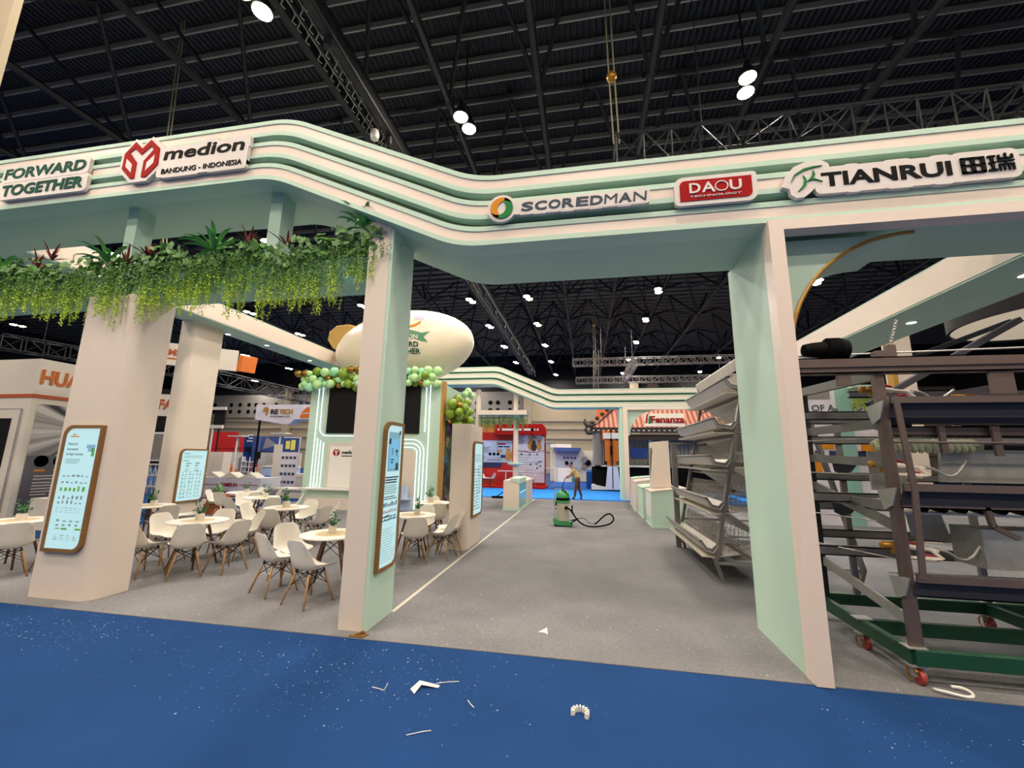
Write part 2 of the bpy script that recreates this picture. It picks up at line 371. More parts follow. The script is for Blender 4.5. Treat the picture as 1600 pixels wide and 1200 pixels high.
# ---------------------------------------------------------------- signs on the front arch
U, V_ = (1, 0, 0), (0, 0, 1)
SY = 4.275      # front of the sign boards
def sign(label, x, z): return thing('logo_sign', label, 'sign', (x, 4.3, z))
def board(t, polys, m='sign_white', name='backing_board', y=SY, d=.05):
    b = MB()
    for i, p in enumerate(polys): b.prism(p, (0, y + i * .0004, 0), U, V_, (0, d, 0))
    return b.build(name, m, t)
t = sign('FORWARD TOGETHER sign in dark green capitals, leftmost on the arch', -8.2, 5.75)
pl = []
for s, x0, x1, z0, z1 in (('FORWARD', -9.0, -7.385, 6.1, 6.28), ('TOGETHER', -8.99, -7.37, 5.805, 6.0)):
    n_ = len(s); wd = (x1 - x0) / n_
    for i in range(n_): pl.append(rrect(x0 + i * wd - .05, z0 - .06, x0 + (i + 1) * wd + .045, z1 + .05 + (.012 if i % 2 else 0), .07))
board(t, pl)
b = MB(); text(b, 'FORWARD', (-9.0, SY, 6.1), U, V_, .182, 1.6, .006, .028, .06); text(b, 'TOGETHER', (-8.99, SY, 5.805), U, V_, .19, 1.6, .006, .028, .06); b.build('lettering', 'dark_green', t)

t = sign('white sign reading medion BANDUNG - INDONESIA with a red emblem', -5.4, 5.8)
board(t, [[(-6.53, 6.5), (-6.38, 6.37), (-6.23, 6.5), (-6.0, 6.31), (-5.99, 5.98), (-6.22, 5.77), (-6.51, 5.77), (-6.745, 5.98), (-6.74, 6.28)],
          rrect(-6.06, 5.795, -4.56, 6.28, .05), rrect(-5.30, 6.2, -5.06, 6.335, .04), rrect(-4.9, 6.1, -4.54, 6.3, .04), rrect(-5.97, 5.78, -5.32, 5.95, .04), rrect(-5.2, 5.78, -4.56, 5.95, .04)])
b = MB()
EMBLEM = [(-6.515, 6.44), (-6.38, 6.31), (-6.24, 6.44), (-6.065, 6.28), (-6.05, 6.01), (-6.23, 5.825), (-6.31, 5.835), (-6.31, 6.10), (-6.165, 6.27), (-6.226, 6.333), (-6.377, 6.21), (-6.51, 6.33), (-6.59, 6.27), (-6.438, 6.09), (-6.432, 5.828), (-6.505, 5.83), (-6.685, 6.01), (-6.682, 6.26)]
b.prism(EMBLEM, (0, SY - .012, 0), U, V_, (0, .012, 0))
em = b.build('emblem', 'red', t)
b = MB(); b.prism([(-6.62, 6.165), (-6.505, 6.06), (-6.505, 5.925), (-6.62, 6.04)], (0, SY - .016, 0), U, V_, (0, .004, 0)); b.prism([(-6.125, 6.175), (-6.245, 6.06), (-6.245, 5.925), (-6.125, 6.04)], (0, SY - .016, 0), U, V_, (0, .004, 0)); b.build('emblem_panes', 'sign_white', em)
b = MB(); text(b, 'medion', (-5.97, SY, 6.065), U, V_, .2, 1.34, .006, .022, .12); text(b, 'BANDUNG - INDONESIA', (-5.965, SY, 5.842), U, V_, .08, 1.34, .008, .006); b.build('lettering', 'black', t)

t = sign('narrow grey SCOREDMAN sign with an orange and green swirl', -.2, 4.65)
pl = [rrect(-.86, 4.695, .745, 4.872, .03)] + [[(-.93 + .172 * math.cos(R(a)), 4.79 + .172 * math.sin(R(a))) for a in range(0, 360, 12)]]
for i in range(9): pl.append(rrect(-.72 + i * .158, 4.685 - .006 * (i % 2), -.555 + i * .158, 4.87, .02))
board(t, pl)
b = MB(); [text(b, ch, (-.7 + .158 * q, SY, 4.725), U, V_, .114, .14, .006, .03 if ch not in 'MN' else 0, .1) for q, ch in enumerate('SCOREDMAN')]; b.build('lettering', 'slate', t)
def swirl(a0, r):
    o = []; n_ = 22
    for i in range(n_ + 1):
        s = i / n_; a = R(a0 + 235 * s); o.append((-.93 + r * math.cos(a), 4.79 + r * math.sin(a)))
    for i in range(n_ + 1):
        s = 1 - i / n_; a = R(a0 + 235 * s); q = r * (1 - .62 * math.sin(math.pi * min(1, s * .78 + .0)) ** 1) if s < .98 else r
        o.append((-.93 + q * math.cos(a), 4.79 + q * math.sin(a)))
    return o[:-1]
for a0, m in ((20, 'orange'), (200, 'green')):
    b = MB(); b.prism(swirl(a0, .135), (0, SY - .012, 0), U, V_, (0, .012, 0)); b.build('swirl', m, t)

t = sign('red DAOU TECHNOLOGY sign with a white rim', 1.42, 4.6)
board(t, [rrect(1.005, 4.615, 1.838, 4.955, (.05, .1, .04, .1))])
board(t, [rrect(1.058, 4.662, 1.785, 4.905, (.005, .06, .005, .06))], 'red', 'red_field', SY - .008, .008)
b = MB(); text(b, 'D', (1.155, SY - .008, 4.745), U, V_, .12, .115, .01, .02); text(b, 'A', (1.28, SY - .008, 4.745), U, V_, .12, .14, .01, .02); text(b, 'U', (1.562, SY - .008, 4.745), U, V_, .12, .12, .01, .02)
b.ring([(1.482 + .068 * math.cos(R(a)), 4.805 + .062 * math.sin(R(a))) for a in range(0, 360, 15)], [(1.482 + .057 * math.cos(R(a)), 4.805 + .051 * math.sin(R(a))) for a in range(0, 360, 15)], (0, SY - .018, 0), U, V_, (0, .01, 0))
text(b, 'TECHNOLOGY', (1.155, SY - .008, 4.694), U, V_, .023, .52, .008, .004); b.build('lettering', 'sign_white', t)

t = sign('long white TIANRUI sign with Chinese characters and a green leaf', 3.1, 4.58)
leaf = [(2.07, 4.73), (2.12, 4.86), (2.2, 4.95), (2.32, 5.0), (2.47, 5.0), (2.53, 4.95), (2.55, 4.75), (2.4, 4.71), (2.33, 4.64), (2.27, 4.595), (2.2, 4.59), (2.15, 4.63), (2.14, 4.7)]
pl = [leaf]
xs = (2.38, 2.64, 2.76, 3.0, 3.22, 3.4, 3.56, 3.68)
for i, (a, c) in enumerate(zip(xs, xs[1:])): pl.append(rrect(a, 4.612 - .008 * (i % 2), c + .06, 4.915 + .012 * (i % 2), .06))
pl.append(rrect(3.6, 4.615, 4.16, 4.93, .07)); board(t, pl)
b = MB(); text(b, 'TIANRUI', (2.445, SY, 4.69), U, V_, .158, 1.145, .006, .028)
def strokes(rs):
    for x0, z0, x1, z1 in rs: b.box(x0, SY - .012, z0, x1, SY, z1)
strokes([(3.668, 4.69, 3.703, 4.858), (3.832, 4.69, 3.868, 4.858), (3.668, 4.84, 3.868, 4.858), (3.668, 4.69, 3.868, 4.708), (3.75, 4.69, 3.784, 4.858), (3.668, 4.766, 3.868, 4.782)])
strokes([(3.892, 4.84, 3.958, 4.857), (3.897, 4.772, 3.953, 4.788), (3.888, 4.694, 3.962, 4.712), (3.914, 4.7, 3.938, 4.85),
         (3.975, 4.815, 3.992, 4.858), (4.083, 4.815, 4.1, 4.858), (4.03, 4.815, 4.047, 4.872), (3.975, 4.812, 4.1, 4.828), (3.968, 4.785, 4.106, 4.799),
         (3.975, 4.748, 4.1, 4.762), (3.975, 4.69, 3.991, 4.755), (4.084, 4.69, 4.1, 4.755), (4.011, 4.69, 4.026, 4.755), (4.049, 4.69, 4.064, 4.755), (4.03, 4.755, 4.045, 4.79)])
b.build('lettering', 'black', t)
b = MB()
def blade(pts, wd):
    n_ = len(pts); L = []; Q = []
    for i, (x, z) in enumerate(pts):
        x2, z2 = pts[min(i + 1, n_ - 1)]; x1, z1 = pts[max(i - 1, 0)]; dx, dz = x2 - x1, z2 - z1; l = math.hypot(dx, dz); k = wd * math.sin(math.pi * (i + .15) / (n_ - .7))
        L.append((x - dz / l * k, z + dx / l * k)); Q.append((x + dz / l * k, z - dx / l * k))
    b.prism(L + Q[::-1], (0, SY - .012, 0), U, V_, (0, .012, 0))
blade([(2.159, 4.77), (2.2, 4.85), (2.29, 4.905), (2.38, 4.925), (2.465, 4.932)], .011)
blade([(2.276, 4.838), (2.295, 4.79), (2.285, 4.73), (2.25, 4.69), (2.215, 4.66)], .013)
blade([(2.375, 4.885), (2.378, 4.84), (2.36, 4.805), (2.325, 4.785)], .014); blade([(2.3, 4.762), (2.33, 4.78), (2.38, 4.785), (2.452, 4.75)], .008)
b.build('leaf_emblem', 'green', t)

# ---------------------------------------------------------------- planting on the lintel
mat('vine', '#6A9440', .6, noise=(5, .35)); mat('lime', '#B4CE3C', .6, noise=(7, .3)); mat('ivy', '#4C7A36', .5, noise=(4, .55)); mat('fern', '#67A855', .45, noise=(6, .3)); mat('dracaena', '#7A3426', .5, noise=(8, .35))
rnd = random.Random(3)
def leaflet(b, c, l, w_, d=None):
    d = Vector(d) if d else Vector((rnd.gauss(0, 1), rnd.gauss(0, 1), rnd.gauss(0, 1) - .6)); d.normalize()
    s = d.cross(Vector((rnd.gauss(0, 1), rnd.gauss(0, 1), rnd.gauss(0, 1)))).normalized(); c = Vector(c)
    b.add([c, c + d * l * .5 + s * w_, c + d * l, c + d * l * .5 - s * w_], [(0, 1, 2, 3)])
def vine_curtain(name, x0, x1, y0, y1, ztop, zb, label, step=.0095, w_=.0075, two=True):
    top, tip = MB(), MB(); x = x0; cl = 0; L = .5
    while x < x1:
        if cl <= 0:
            if rnd.random() < .3: x += rnd.uniform(.02, .09)
            cl = rnd.uniform(.06, .18); L = rnd.uniform(.9, 1.2) if rnd.random() < .8 else rnd.uniform(.5, .8)
        cl -= step; x += step * rnd.uniform(.5, 1.5)
        y = rnd.uniform(y0, y1); z = ztop(x) - rnd.uniform(0, .1); zl = zb(x); end = z - (z - zl) * L * rnd.uniform(.62, 1.05)
        ph, am = rnd.uniform(0, 6), rnd.uniform(.005, .02); xx, yy = x, y
        while z > end:
            f = (ztop(x) - z) / max(.1, ztop(x) - zl)
            p = (xx + am * math.sin(ph + z * 9), yy + am * math.cos(ph + z * 7), z)
            bb = tip if two and f > rnd.uniform(.35, .8) else top
            for _ in range(2 if f > .3 else 1): leaflet(bb, p, rnd.uniform(.018, .038), w_)
            z -= rnd.uniform(.012, .022)
    o = tag(top.build(name, 'vine'), label, 'hanging plant', kind='stuff')
    if tip.v: tip.build('young_shoots', 'lime', o)
    return o
vine_curtain('hanging_vine', -10.6, -2.42, 4.40, 4.60, lambda x: 4.62, lambda x: 3.80 + .25 * max(0, (x + 3.4)) + .06 * math.sin(x * 2.1), 'curtain of thin trailing vines hanging in front of the teal lintel')
b = MB()
for i in range(1500):
    x = rnd.uniform(-10.6, -2.4); q = rnd.random(); c = Vector((x, 4.46 + .35 * rnd.random() - .06 * q, 4.42 + .34 * q + .07 * math.sin(x * 5) + (.1 if x > -3.3 else 0)))
    n_ = Vector((rnd.gauss(0, .6), -1, rnd.gauss(.35, .6))).normalized(); u = n_.cross(Vector((rnd.gauss(0, .5), rnd.gauss(0, .3), 1))).normalized(); v = n_.cross(u); s = rnd.uniform(.035, .075)
    pts = [(0, -1.1), (.55, -.45), (.85, .25), (.5, .8), (0, .45), (-.5, .8), (-.85, .25), (-.55, -.45)]
    vs = [c + u * (a * s) + v * (-e * s) + n_ * (-.25 * s * abs(a)) for a, e in pts]
    b.add(vs, [(0, 1, 2, 3, 4), (0, 4, 5, 6, 7)])
tag(b.build('ivy_garland', 'ivy'), 'dense bed of heart shaped ivy leaves along the top of the lintel', 'ivy', kind='stuff')
def rosette(name, c, n_, L, wd, m, label, cat, up=.6, droop=1.0, k=6):
    b = MB(); c = Vector(c)
    for i in range(n_):
        a = 2 * math.pi * i / n_ * 1.618 * 3 + rnd.uniform(-.3, .3); el = up + rnd.uniform(-.45, .55); l = L * rnd.uniform(.7, 1.1); p = c.copy(); h = Vector((math.cos(a), math.sin(a) * .8, 0)); s = Vector((-math.sin(a), math.cos(a), 0)); vs = []
        for j in range(k + 1):
            f = j / k; ww = wd * math.sin(math.pi * min(1, .12 + f * .88)) ** .8; vs += [p - s * ww, p + Vector((0, 0, -ww * .5)), p + s * ww]
            e = el - droop * f * f * 1.6; p = p + (h * math.cos(e) + Vector((0, 0, math.sin(e)))) * (l / k)
        b.add(vs, [(3 * j + q, 3 * j + q + 1, 3 * j + q + 4, 3 * j + q + 3) for j in range(k) for q in (0, 1)])
    return tag(b.build(name, m), label, cat)
for x, z, L, s in ((-2.86, 4.86, .48, 'at the right end of the lintel, above the left pillar'), (-5.15, 4.72, .5, 'between the two lintel posts'), (-6.98, 4.66, .5, 'in front of the left lintel post'), (-9.1, 4.68, .42, 'at the left edge of the photo')):
    rosette('fern', (x, 4.52, z), 24, L, .032, 'fern', 'bright green fern rosette ' + s, 'fern')
for x, z, s in ((-8.05, 4.78, 'leftmost on the ivy bed'), (-8.3, 4.66, 'low on the ivy beside the leftmost one'), (-6.25, 4.72, 'just right of the left lintel post'), (-6.6, 4.6, 'low in the ivy under the left lintel post'), (-4.55, 4.76, 'beside the right lintel post'), (-3.95, 4.68, 'right of the right lintel post')):
    rosette('dracaena', (x, 4.5, z), 11, .32, .016, 'dracaena', 'reddish spiky plant ' + s, 'plant', .7, .3)

# ---------------------------------------------------------------- lightboxes on the pillars
mat('screen', '#6F8C92', .3, emit=.72, ecol='#C4ECF2'); mat('ink', '#2B4250', .6); mat('ink_light', '#86A6AC', .6); mat('leaf_print', '#6FBF4A', .6); mat('sky_print', '#8CC6E6', .6)
MATS['screen'].cycles.emission_sampling = 'NONE'
def lightbox(label, o, u, n, w_, h, rr, content, fw=.045):
    """o lower-left corner of the frame, u along the width, n towards the viewer"""
    o, u, n = Vector(o), Vector(u), Vector(n); v = Vector((0, 0, 1))
    t = thing('lightbox', label, 'illuminated poster', o + u * (w_ / 2))
    out, inn = rrect(0, 0, w_, h, rr), rrect(fw, fw, w_ - fw, h - fw, tuple(max(.004, r - fw * .6) if r > .02 else .004 for r in rr))
    b = MB(); b.ring(out, inn, o, u, v, n * .045); b.build('frame', 'bronze', t)
    b = MB(); b.prism(inn, o + n * .001, u, v, n * .03); sc_ = b.build('screen', 'screen', t)
    iw, ih = w_ - 2 * fw, h - 2 * fw; o2 = o + u * fw + v * fw + n * .031
    groups = {}
    for it in content:
        bb = groups.setdefault(it[0], MB())
        if isinstance(it[1], str): text(bb, it[1], o2 + u * (it[2] * iw) + v * (it[3] * ih), u, v, it[4] * ih, it[5] * iw if len(it) > 5 else None, .001, .004)
        else: bb.prism([(it[1] * iw, it[2] * ih), (it[3] * iw, it[2] * ih), (it[3] * iw, it[4] * ih), (it[1] * iw, it[4] * ih)], o2, u, v, n * .001)
    for k, bb in groups.items(): bb.build('print', k, sc_)
    return t
rl = random.Random(11)
def lines(m, x0, x1, y0, y1, n_, th=.35, ragged=.3):
    return [(m, x0, y1 - (i + 1) * (y1 - y0) / n_, x1 - (x1 - x0) * ragged * rl.random(), y1 - (i + 1) * (y1 - y0) / n_ + th * (y1 - y0) / n_) for i in range(n_)]
def cells(m, x0, x1, y0, y1, nx, ny, fx=.55, fy=.6):
    o = []
    for i in range(nx):
        for j in range(ny):
            a, c = x0 + (x1 - x0) * i / nx, y0 + (y1 - y0) * j / ny; o.append((m, a, c, a + (x1 - x0) / nx * fx * rl.uniform(.6, 1.1), c + (y1 - y0) / ny * fy * rl.uniform(.4, 1.1)))
    return o
con = [('ink', 'Natural', .1, .855, .022, .27), ('ink', 'Innovative', .1, .81, .022, .33), ('ink', '& High Quality', .1, .762, .026, .5), ('orange', .12, .925, .38, .935), ('orange', .18, .942, .27, .952)]
con += lines('ink_light', .1, .62, .7, .745, 3) + cells('ink_light', .12, .95, .53, .64, 6, 2, .6, .35) + cells('leaf_print', .12, .9, .465, .53, 6, 1, .55, .6) + cells('ink_light', .12, .9, .36, .44, 6, 2, .5, .7) + cells('ink_light', .12, .9, .29, .34, 6, 3, .7, .3)
con += [('leaf_print', .2, .155, .34, .163), ('leaf_print', .38, .15, .55, .165), ('leaf_print', .78, .15, .95, .165)] + cells('ink_light', .2, .95, .18, .25, 4, 2, .5, .5) + cells('ink_light', .2, .95, .07, .12, 4, 3, .6, .35) + [('sky_print', .66, .83, .92, .86), ('leaf_print', .84, .76, .92, .83), ('sky_print', .72, .8, .86, .83)]
lightbox('glowing poster headed Natural Innovative & High Quality on the broad white pillar', (-7.12, 4.549, 0.589), (1, 0, 0), (0, -1, 0), .66, 1.66, (.01, .14, .01, .14), con)
con = [('ink', .1, .93, .32, .94), ('ink', .08, .79, .3, .8)] + lines('ink_light', .1, .9, .85, .91, 3) + cells('ink_light', .2, .95, .58, .78, 2, 4, .5, .5) + cells('ink', .12, .95, .08, .6, 6, 12, .35, .3) + cells('ink_light', .12, .95, .06, .58, 3, 7, .7, .15)
lightbox('glowing poster with rows of small diagrams on the tall left pillar', (-10.999, 9.6, .54), (0, 1, 0), (1, 0, 0), .85, 1.46, (.01, .14, .01, .14), con)
con = [('sky_print', .15, .66, .9, .95), ('screen', .24, .68, .82, .9), ('ink', 'S', .36, .78, .05), ('red', .62, .8, .78, .82), ('red', .68, .77, .74, .8), ('ink', .34, .74, .54, .75), ('ink', .34, .72, .5, .73), ('red', .18, .86, .3, .9), ('ink_light', .66, .67, .85, .72), ('ink', .82, .935, .92, .965)]
con += lines('ink', .08, .95, .575, .63, 3, .55, .15) + lines('ink_light', .08, .95, .5, .57, 5, .4) + lines('ink', .08, .9, .46, .49, 2, .4) + cells('ink', .08, .95, .41, .45, 9, 1, .6, .8) + cells('red', .08, .95, .365, .405, 12, 1, .5, .7) + cells('ink', .06, .95, .31, .355, 8, 2, .8, .8) + lines('ink_light', .1, .95, .03, .27, 13, .16, .35)
lightbox('tall glowing poster of dense text on the side of the left arch pillar', (-2.384, 4.56, .58), (0, 1, 0), (1, 0, 0), .49, 1.73, (.01, .13, .01, .13), con, .04)
con = lines('ink', .1, .95, .74, .86, 4, .2) + cells('ink', .1, .9, .06, .66, 4, 14, .5, .5) + cells('ink_light', .5, .9, .3, .7, 3, 9, .6, .4)
lightbox('narrow glowing poster on the free standing panel beside the walkway', (-2.439, 8.75, .62), (0, 1, 0), (1, 0, 0), .8, 1.62, (.01, .13, .01, .13), con)

# ---------------------------------------------------------------- cafe chairs, tables and potted plants
def shell():
    prof = [(.235, .425, .215), (.215, .437, .235), (.15, .43, .243), (.05, .415, .245), (-.06, .41, .24), (-.14, .425, .232), (-.185, .47, .225), (-.21, .54, .215), (-.228, .62, .205), (-.245, .70, .195), (-.258, .76, .178), (-.267, .80, .14), (-.27, .812, .10)]
    nv = 10; top = []; k = len(prof)
    for i, (y, z, hw) in enumerate(prof):
        f = i / (k - 1)
        for j in range(nv + 1):
            s = j / nv * 2 - 1; e = abs(s) ** 3
            curl = .055 * math.sin(math.pi * min(1, f * 1.2)) + .0
            yy = y + (e * curl * 1.3 if f > .45 else e * .02); zz = z + (e * curl if f < .7 else 0) + (e * .035 if f < .5 else 0)
            if i == 0: yy -= e * .05
            top.append(Vector((hw * s, yy, zz)))
    fs = [(i * (nv + 1) + j, i * (nv + 1) + j + 1, (i + 1) * (nv + 1) + j + 1, (i + 1) * (nv + 1) + j) for i in range(k - 1) for j in range(nv)]
    b = MB(); b.add(top, fs); return b
def make_chair():
    t = thing('cafe_chair', 'white moulded shell chair with wooden dowel legs', 'chair')
    o = shell().build('seat_shell', 'plastic_white', t, True)
    s = o.modifiers.new('thick', 'SOLIDIFY'); s.thickness = .009; s.offset = 0
    s = o.modifiers.new('smooth', 'SUBSURF'); s.levels = 1; s.render_levels = 1
    feet = []
    for sx in (-1, 1):
        for sy, ty, fy in ((1, .12, .215), (-1, -.12, -.225)):
            a, c = Vector((sx * .12, ty, .385)), Vector((sx * .215, fy, 0)); b = MB(); b.tube([a, a.lerp(c, .25), c], [.011, .0165, .0115], 8); b.build('leg', 'wood', t, True); feet.append((a, c))
    b = MB()
    for i, j in ((0, 1), (1, 3), (3, 2), (2, 0)):
        (a, c), (a2, c2) = feet[i], feet[j]
        b.tube([a + Vector((0, 0, .01)), a2.lerp(c2, .42)], .005, 5); b.tube([a2 + Vector((0, 0, .01)), a.lerp(c, .42)], .005, 5); b.tube([a, a2], .006, 5)
    for a, c in feet: b.tube([a, a + Vector((-a.x * .2, 0, .032))], .012, 6)
    b.build('rod_frame', 'rod', t)
    return t
def make_table():
    t = thing('cafe_table', 'round white table with four walnut legs', 'table')
    b = MB(); b.lathe([(.001, .708), (.42, .708), (.45, .72), (.453, .73), (.448, .74), (.001, .74)], n=40, caps=False); top = b.build('table_top', 'white_gloss', t, 'auto')
    b = MB(); b.lathe([(.001, .7408), (.24, .7408)], n=40, caps=False); b.build('wood_inlay', 'wood_inlay', top)
    feet = []
    for a in (45, 135, 225, 315):
        p, q = Vector((.14 * math.cos(R(a)), .14 * math.sin(R(a)), .705)), Vector((.34 * math.cos(R(a)), .34 * math.sin(R(a)), 0)); b = MB(); b.tube([p, p.lerp(q, .15), q], [.015, .024, .014], 8); b.build('leg', 'walnut', t, True); feet.append((p, q))
    b = MB()
    for i in range(4):
        (p, q), (p2, q2) = feet[i], feet[(i + 1) % 4]; b.tube([p.lerp(q, .08), p2.lerp(q2, .4)], .005, 5); b.tube([p2.lerp(q2, .08), p.lerp(q, .4)], .005, 5)
    b.build('rod_frame', 'rod', t)
    return t
mat('wood_inlay', '#D8BE92', .4, noise=(14, .14)); mat('pot_white', '#E0D9CD', .4); mat('leafy', '#3E7440', .5, noise=(9, .3))
def make_pot(seed):
    r_ = random.Random(seed); t = thing('potted_plant', 'small green plant in a square white pot', 'potted plant')
    b = MB(); b.prism(rrect(-.05, -.05, .05, .05, .012, 3), (0, 0, .0), (1, 0, 0), (0, 1, 0), (0, 0, .095)); b.build('pot', 'pot_white', t)
    b = MB()
    for i in range(11):
        a, el = r_.uniform(0, 6.28), r_.uniform(.5, 1.4); L = r_.uniform(.1, .25); d = Vector((math.cos(a) * math.cos(el), math.sin(a) * math.cos(el), math.sin(el))); base = Vector((0, 0, .09))
        b.tube([base, base + d * L], .0025, 4)
        for k in range(5):
            p = base + d * L * (.35 + .65 * k / 4); q = Vector((r_.gauss(0, 1), r_.gauss(0, 1), r_.gauss(.3, .6))).normalized(); s = d.cross(q).normalized(); l = r_.uniform(.045, .08)
            b.add([p, p + q * l * .5 + s * .017, p + q * l, p + q * l * .5 - s * .017], [(0, 1, 2, 3)])
    b.build('foliage', 'leafy', t)
    return t
chair0, table0, pot0 = make_chair(), make_table(), make_pot(5)
TG, CG, PG = 'round tables of the cafe area', 'shell chairs around the cafe tables', 'potted plants on the cafe tables'
_first = {}
def put(o, loc, rz, label, group, scale=1):
    if o.name not in _first:
        _first[o.name] = 1; o.location = loc; o.rotation_euler = (0, 0, rz); o['label'] = label; o['group'] = group; o.scale = (scale,) * 3; return o
    return dup(o, loc, rz, label, group, scale)
CZ = .008
# table: x, y, name, chairs (angle around the table, distance, turn)
TABLES = [
 (-3.72, 5.80, 'left of the arch pillar', [(-78, .66, -28, 'back turned, nearest the camera'), (-148, .70, 35, 'seen from its left side'), (-190, .78, -18, 'at the far left'), (70, .72, 0, 'facing the camera'), (5, .62, 0, 'mostly hidden by the pillar')]),
 (-6.62, 6.30, 'right of the broad pillar', [(-52, .66, 12, 'with its back to the camera'), (-112, .68, 20, 'bluish, beside the pillar'), (-10, .80, 0, 'on the right side'), (62, .74, 0, 'far right, facing the camera'), (112, .74, 0, 'far left, facing the camera'), (172, .7, 0, 'half hidden by the pillar')]),
 (-6.50, 8.30, 'amid the cafe', [(-75, .66, 10, 'with its back to the camera'), (2, .74, -12, 'on the right, tilted outward'), (40, .8, 0, 'behind the right one'), (95, .7, 0, 'facing the camera'), (185, .72, 0, 'on the left side'), (214, .95, 10, 'pulled out to the left')]),
 (-3.42, 8.0, 'behind the left arch pillar', [(-62, .66, 0, 'with its back to the camera'), (-15, .72, 10, 'on the right, turned left'), (25, .75, 0, 'behind the right one'), (95, .7, 0, 'on the far side')]),
 (-3.86, 10.2, 'in front of the mint kiosk', [(-60, .7, 0, 'with its back to the camera'), (8, .74, 0, 'against the panel'), (110, .7, 0, 'facing the camera')]),
 (-9.35, 5.55, 'at the left edge of the photo', [(-32, .78, 5, 'with its back to the camera'), (10, .8, 0, 'seen from the side'), (60, .8, 0, 'farther back by the pillar')]),
 (-9.45, 7.75, 'half hidden behind the broad pillar', [(-20, .74, 0, 'on the right'), (60, .72, 0, 'facing the camera'), (-75, .7, 0, 'with its back to the camera')]),
 (-10.2, 11.1, 'beside the tall left pillar', [(-85, .7, 0, 'with its back to the camera'), (-30, .75, 0, 'on the near right'), (20, .75, 0, 'on the right'), (100, .7, 0, 'on the far side'), (200, .72, 0, 'on the left')]),
 (-8.6, 10.0, 'in front of the far corner counter', [(-100, .7, 0, 'with its back to the camera'), (-35, .75, 0, 'near right'), (40, .72, 0, 'far right'), (160, .75, 0, 'on the left')]),
]
for x, y, nm, cs in TABLES:
    put(table0, (x, y, CZ), R(rnd.uniform(0, 40)), 'round white cafe table ' + nm, TG)
    put(pot0, (x + rnd.uniform(-.05, .1), y + .03, .7495), rnd.uniform(0, 6), 'potted plant on the table ' + nm, PG, rnd.uniform(.95, 1.25))
    for a, d, turn, s in cs:
        cx, cy = x + d * math.cos(R(a)), y + d * math.sin(R(a))
        put(chair0, (cx, cy, CZ), R(a + 90 + turn), 'white chair, %s, table %s' % (s, nm), CG)

# ---------------------------------------------------------------- mint kiosk with light strips
mat('neon', '#FFFFFF', emit=1.35, ecol='#DDE8FF'); MATS['neon'].cycles.emission_sampling = 'NONE'
mat('tv_black', '#0B0A0B', .6, spec=.25); mat('purple', '#8D3B8F', .6)
KY = 14.0
t = thing('kiosk', 'mint green kiosk with glowing light strips and a wide black screen', 'kiosk', (-7.75, 14, 0))
b = MB(); b.box(-10.42, KY, .008, -5.12, 17, 4.53); b.build('body', 'mint', t)
b = MB(); b.box(-5.13, KY - .03, .008, -5.03, KY + .25, 4.6); b.build('gold_corner', 'gold', t)
b = MB(); b.box(-9.62, KY - .05, 2.69, -5.92, KY - .001, 4.46); b.build('video_screen', 'tv_black', t)
def strip(pts, w_=.013):
    b = MB(); b.tube([(x, KY - .02, z) for x, z in pts], w_, 6); b.build('light_strip', 'neon', t)
def bend(c, r, a0, a1, n_=8): return [(c[0] + r * math.cos(R(a0 + (a1 - a0) * i / n_)), c[1] + r * math.sin(R(a0 + (a1 - a0) * i / n_))) for i in range(n_ + 1)]
strip([(-10.08, 4.5), (-10.08, .05)]); strip([(-9.91, 4.5), (-9.91, 2.9)] + bend((-9.6, 2.9), .31, 180, 270) + [(-6.9, 2.59)])
for x, z in ((-9.95, 2.5), (-9.82, 2.42), (-9.69, 2.34)): strip([(x, z), (x, .72)])
strip([(-5.56, 4.5), (-5.56, .05)]); strip([(-5.71, 4.5), (-5.71, 2.75)])
for z, x in ((2.47, -5.70), (2.33, -5.83), (2.19, -5.96)): strip([(-6.7, z), (-6.15, z)] + bend((-6.15, z - (x + 6.15)), x + 6.15, 90, 0) + [(x, .05)])
b = MB(); b.prism(rrect(-9.49, .72, -8.0, 2.33, .02), (0, KY - .04, 0), U, V_, (0, .04, 0)); fr = b.build('door_frame', 'white', t)
b = MB(); b.box(-9.37, KY - .052, .72, -8.12, KY - .041, 2.21); dr = b.build('door', 'white_gloss', t)
b = MB()
b.prism([((x + 6.37) * .42 - 9.1, (z - 6.13) * .42 + 1.98) for x, z in EMBLEM], (0, KY - .06, 0), U, V_, (0, .008, 0)); b.build('emblem', 'red', dr)
b = MB(); text(b, 'medion', (-8.88, KY - .054, 1.93), U, V_, .12, .55, .006, .03); b.box(-8.88, KY - .06, 1.84, -8.4, KY - .054, 1.87); b.build('lettering', 'black', dr)
b = MB(); b.prism(rrect(-6.9, .01, -6.02, 2.12, (.01, .01, .2, .01)), (0, KY - .03, 0), U, V_, (0, .03, 0)); b.build('white_panel', 'white', t)
b = MB(); b.box(-10.2, KY - .5, .66, -6.95, KY - .001, .71); b.build('counter_shelf', 'white_gloss', t)
b = MB(); b.box(-9.95, KY - .3, .38, -7.0, KY - .001, .655); b.build('counter_front', 'mint', t)
b = MB(); b.prism(rrect(-9.9, 13.45, -6.95, 13.99, .04), (0, 0, .008), U, (0, 1, 0), (0, 0, .37)); b.build('counter_base', 'white', t)
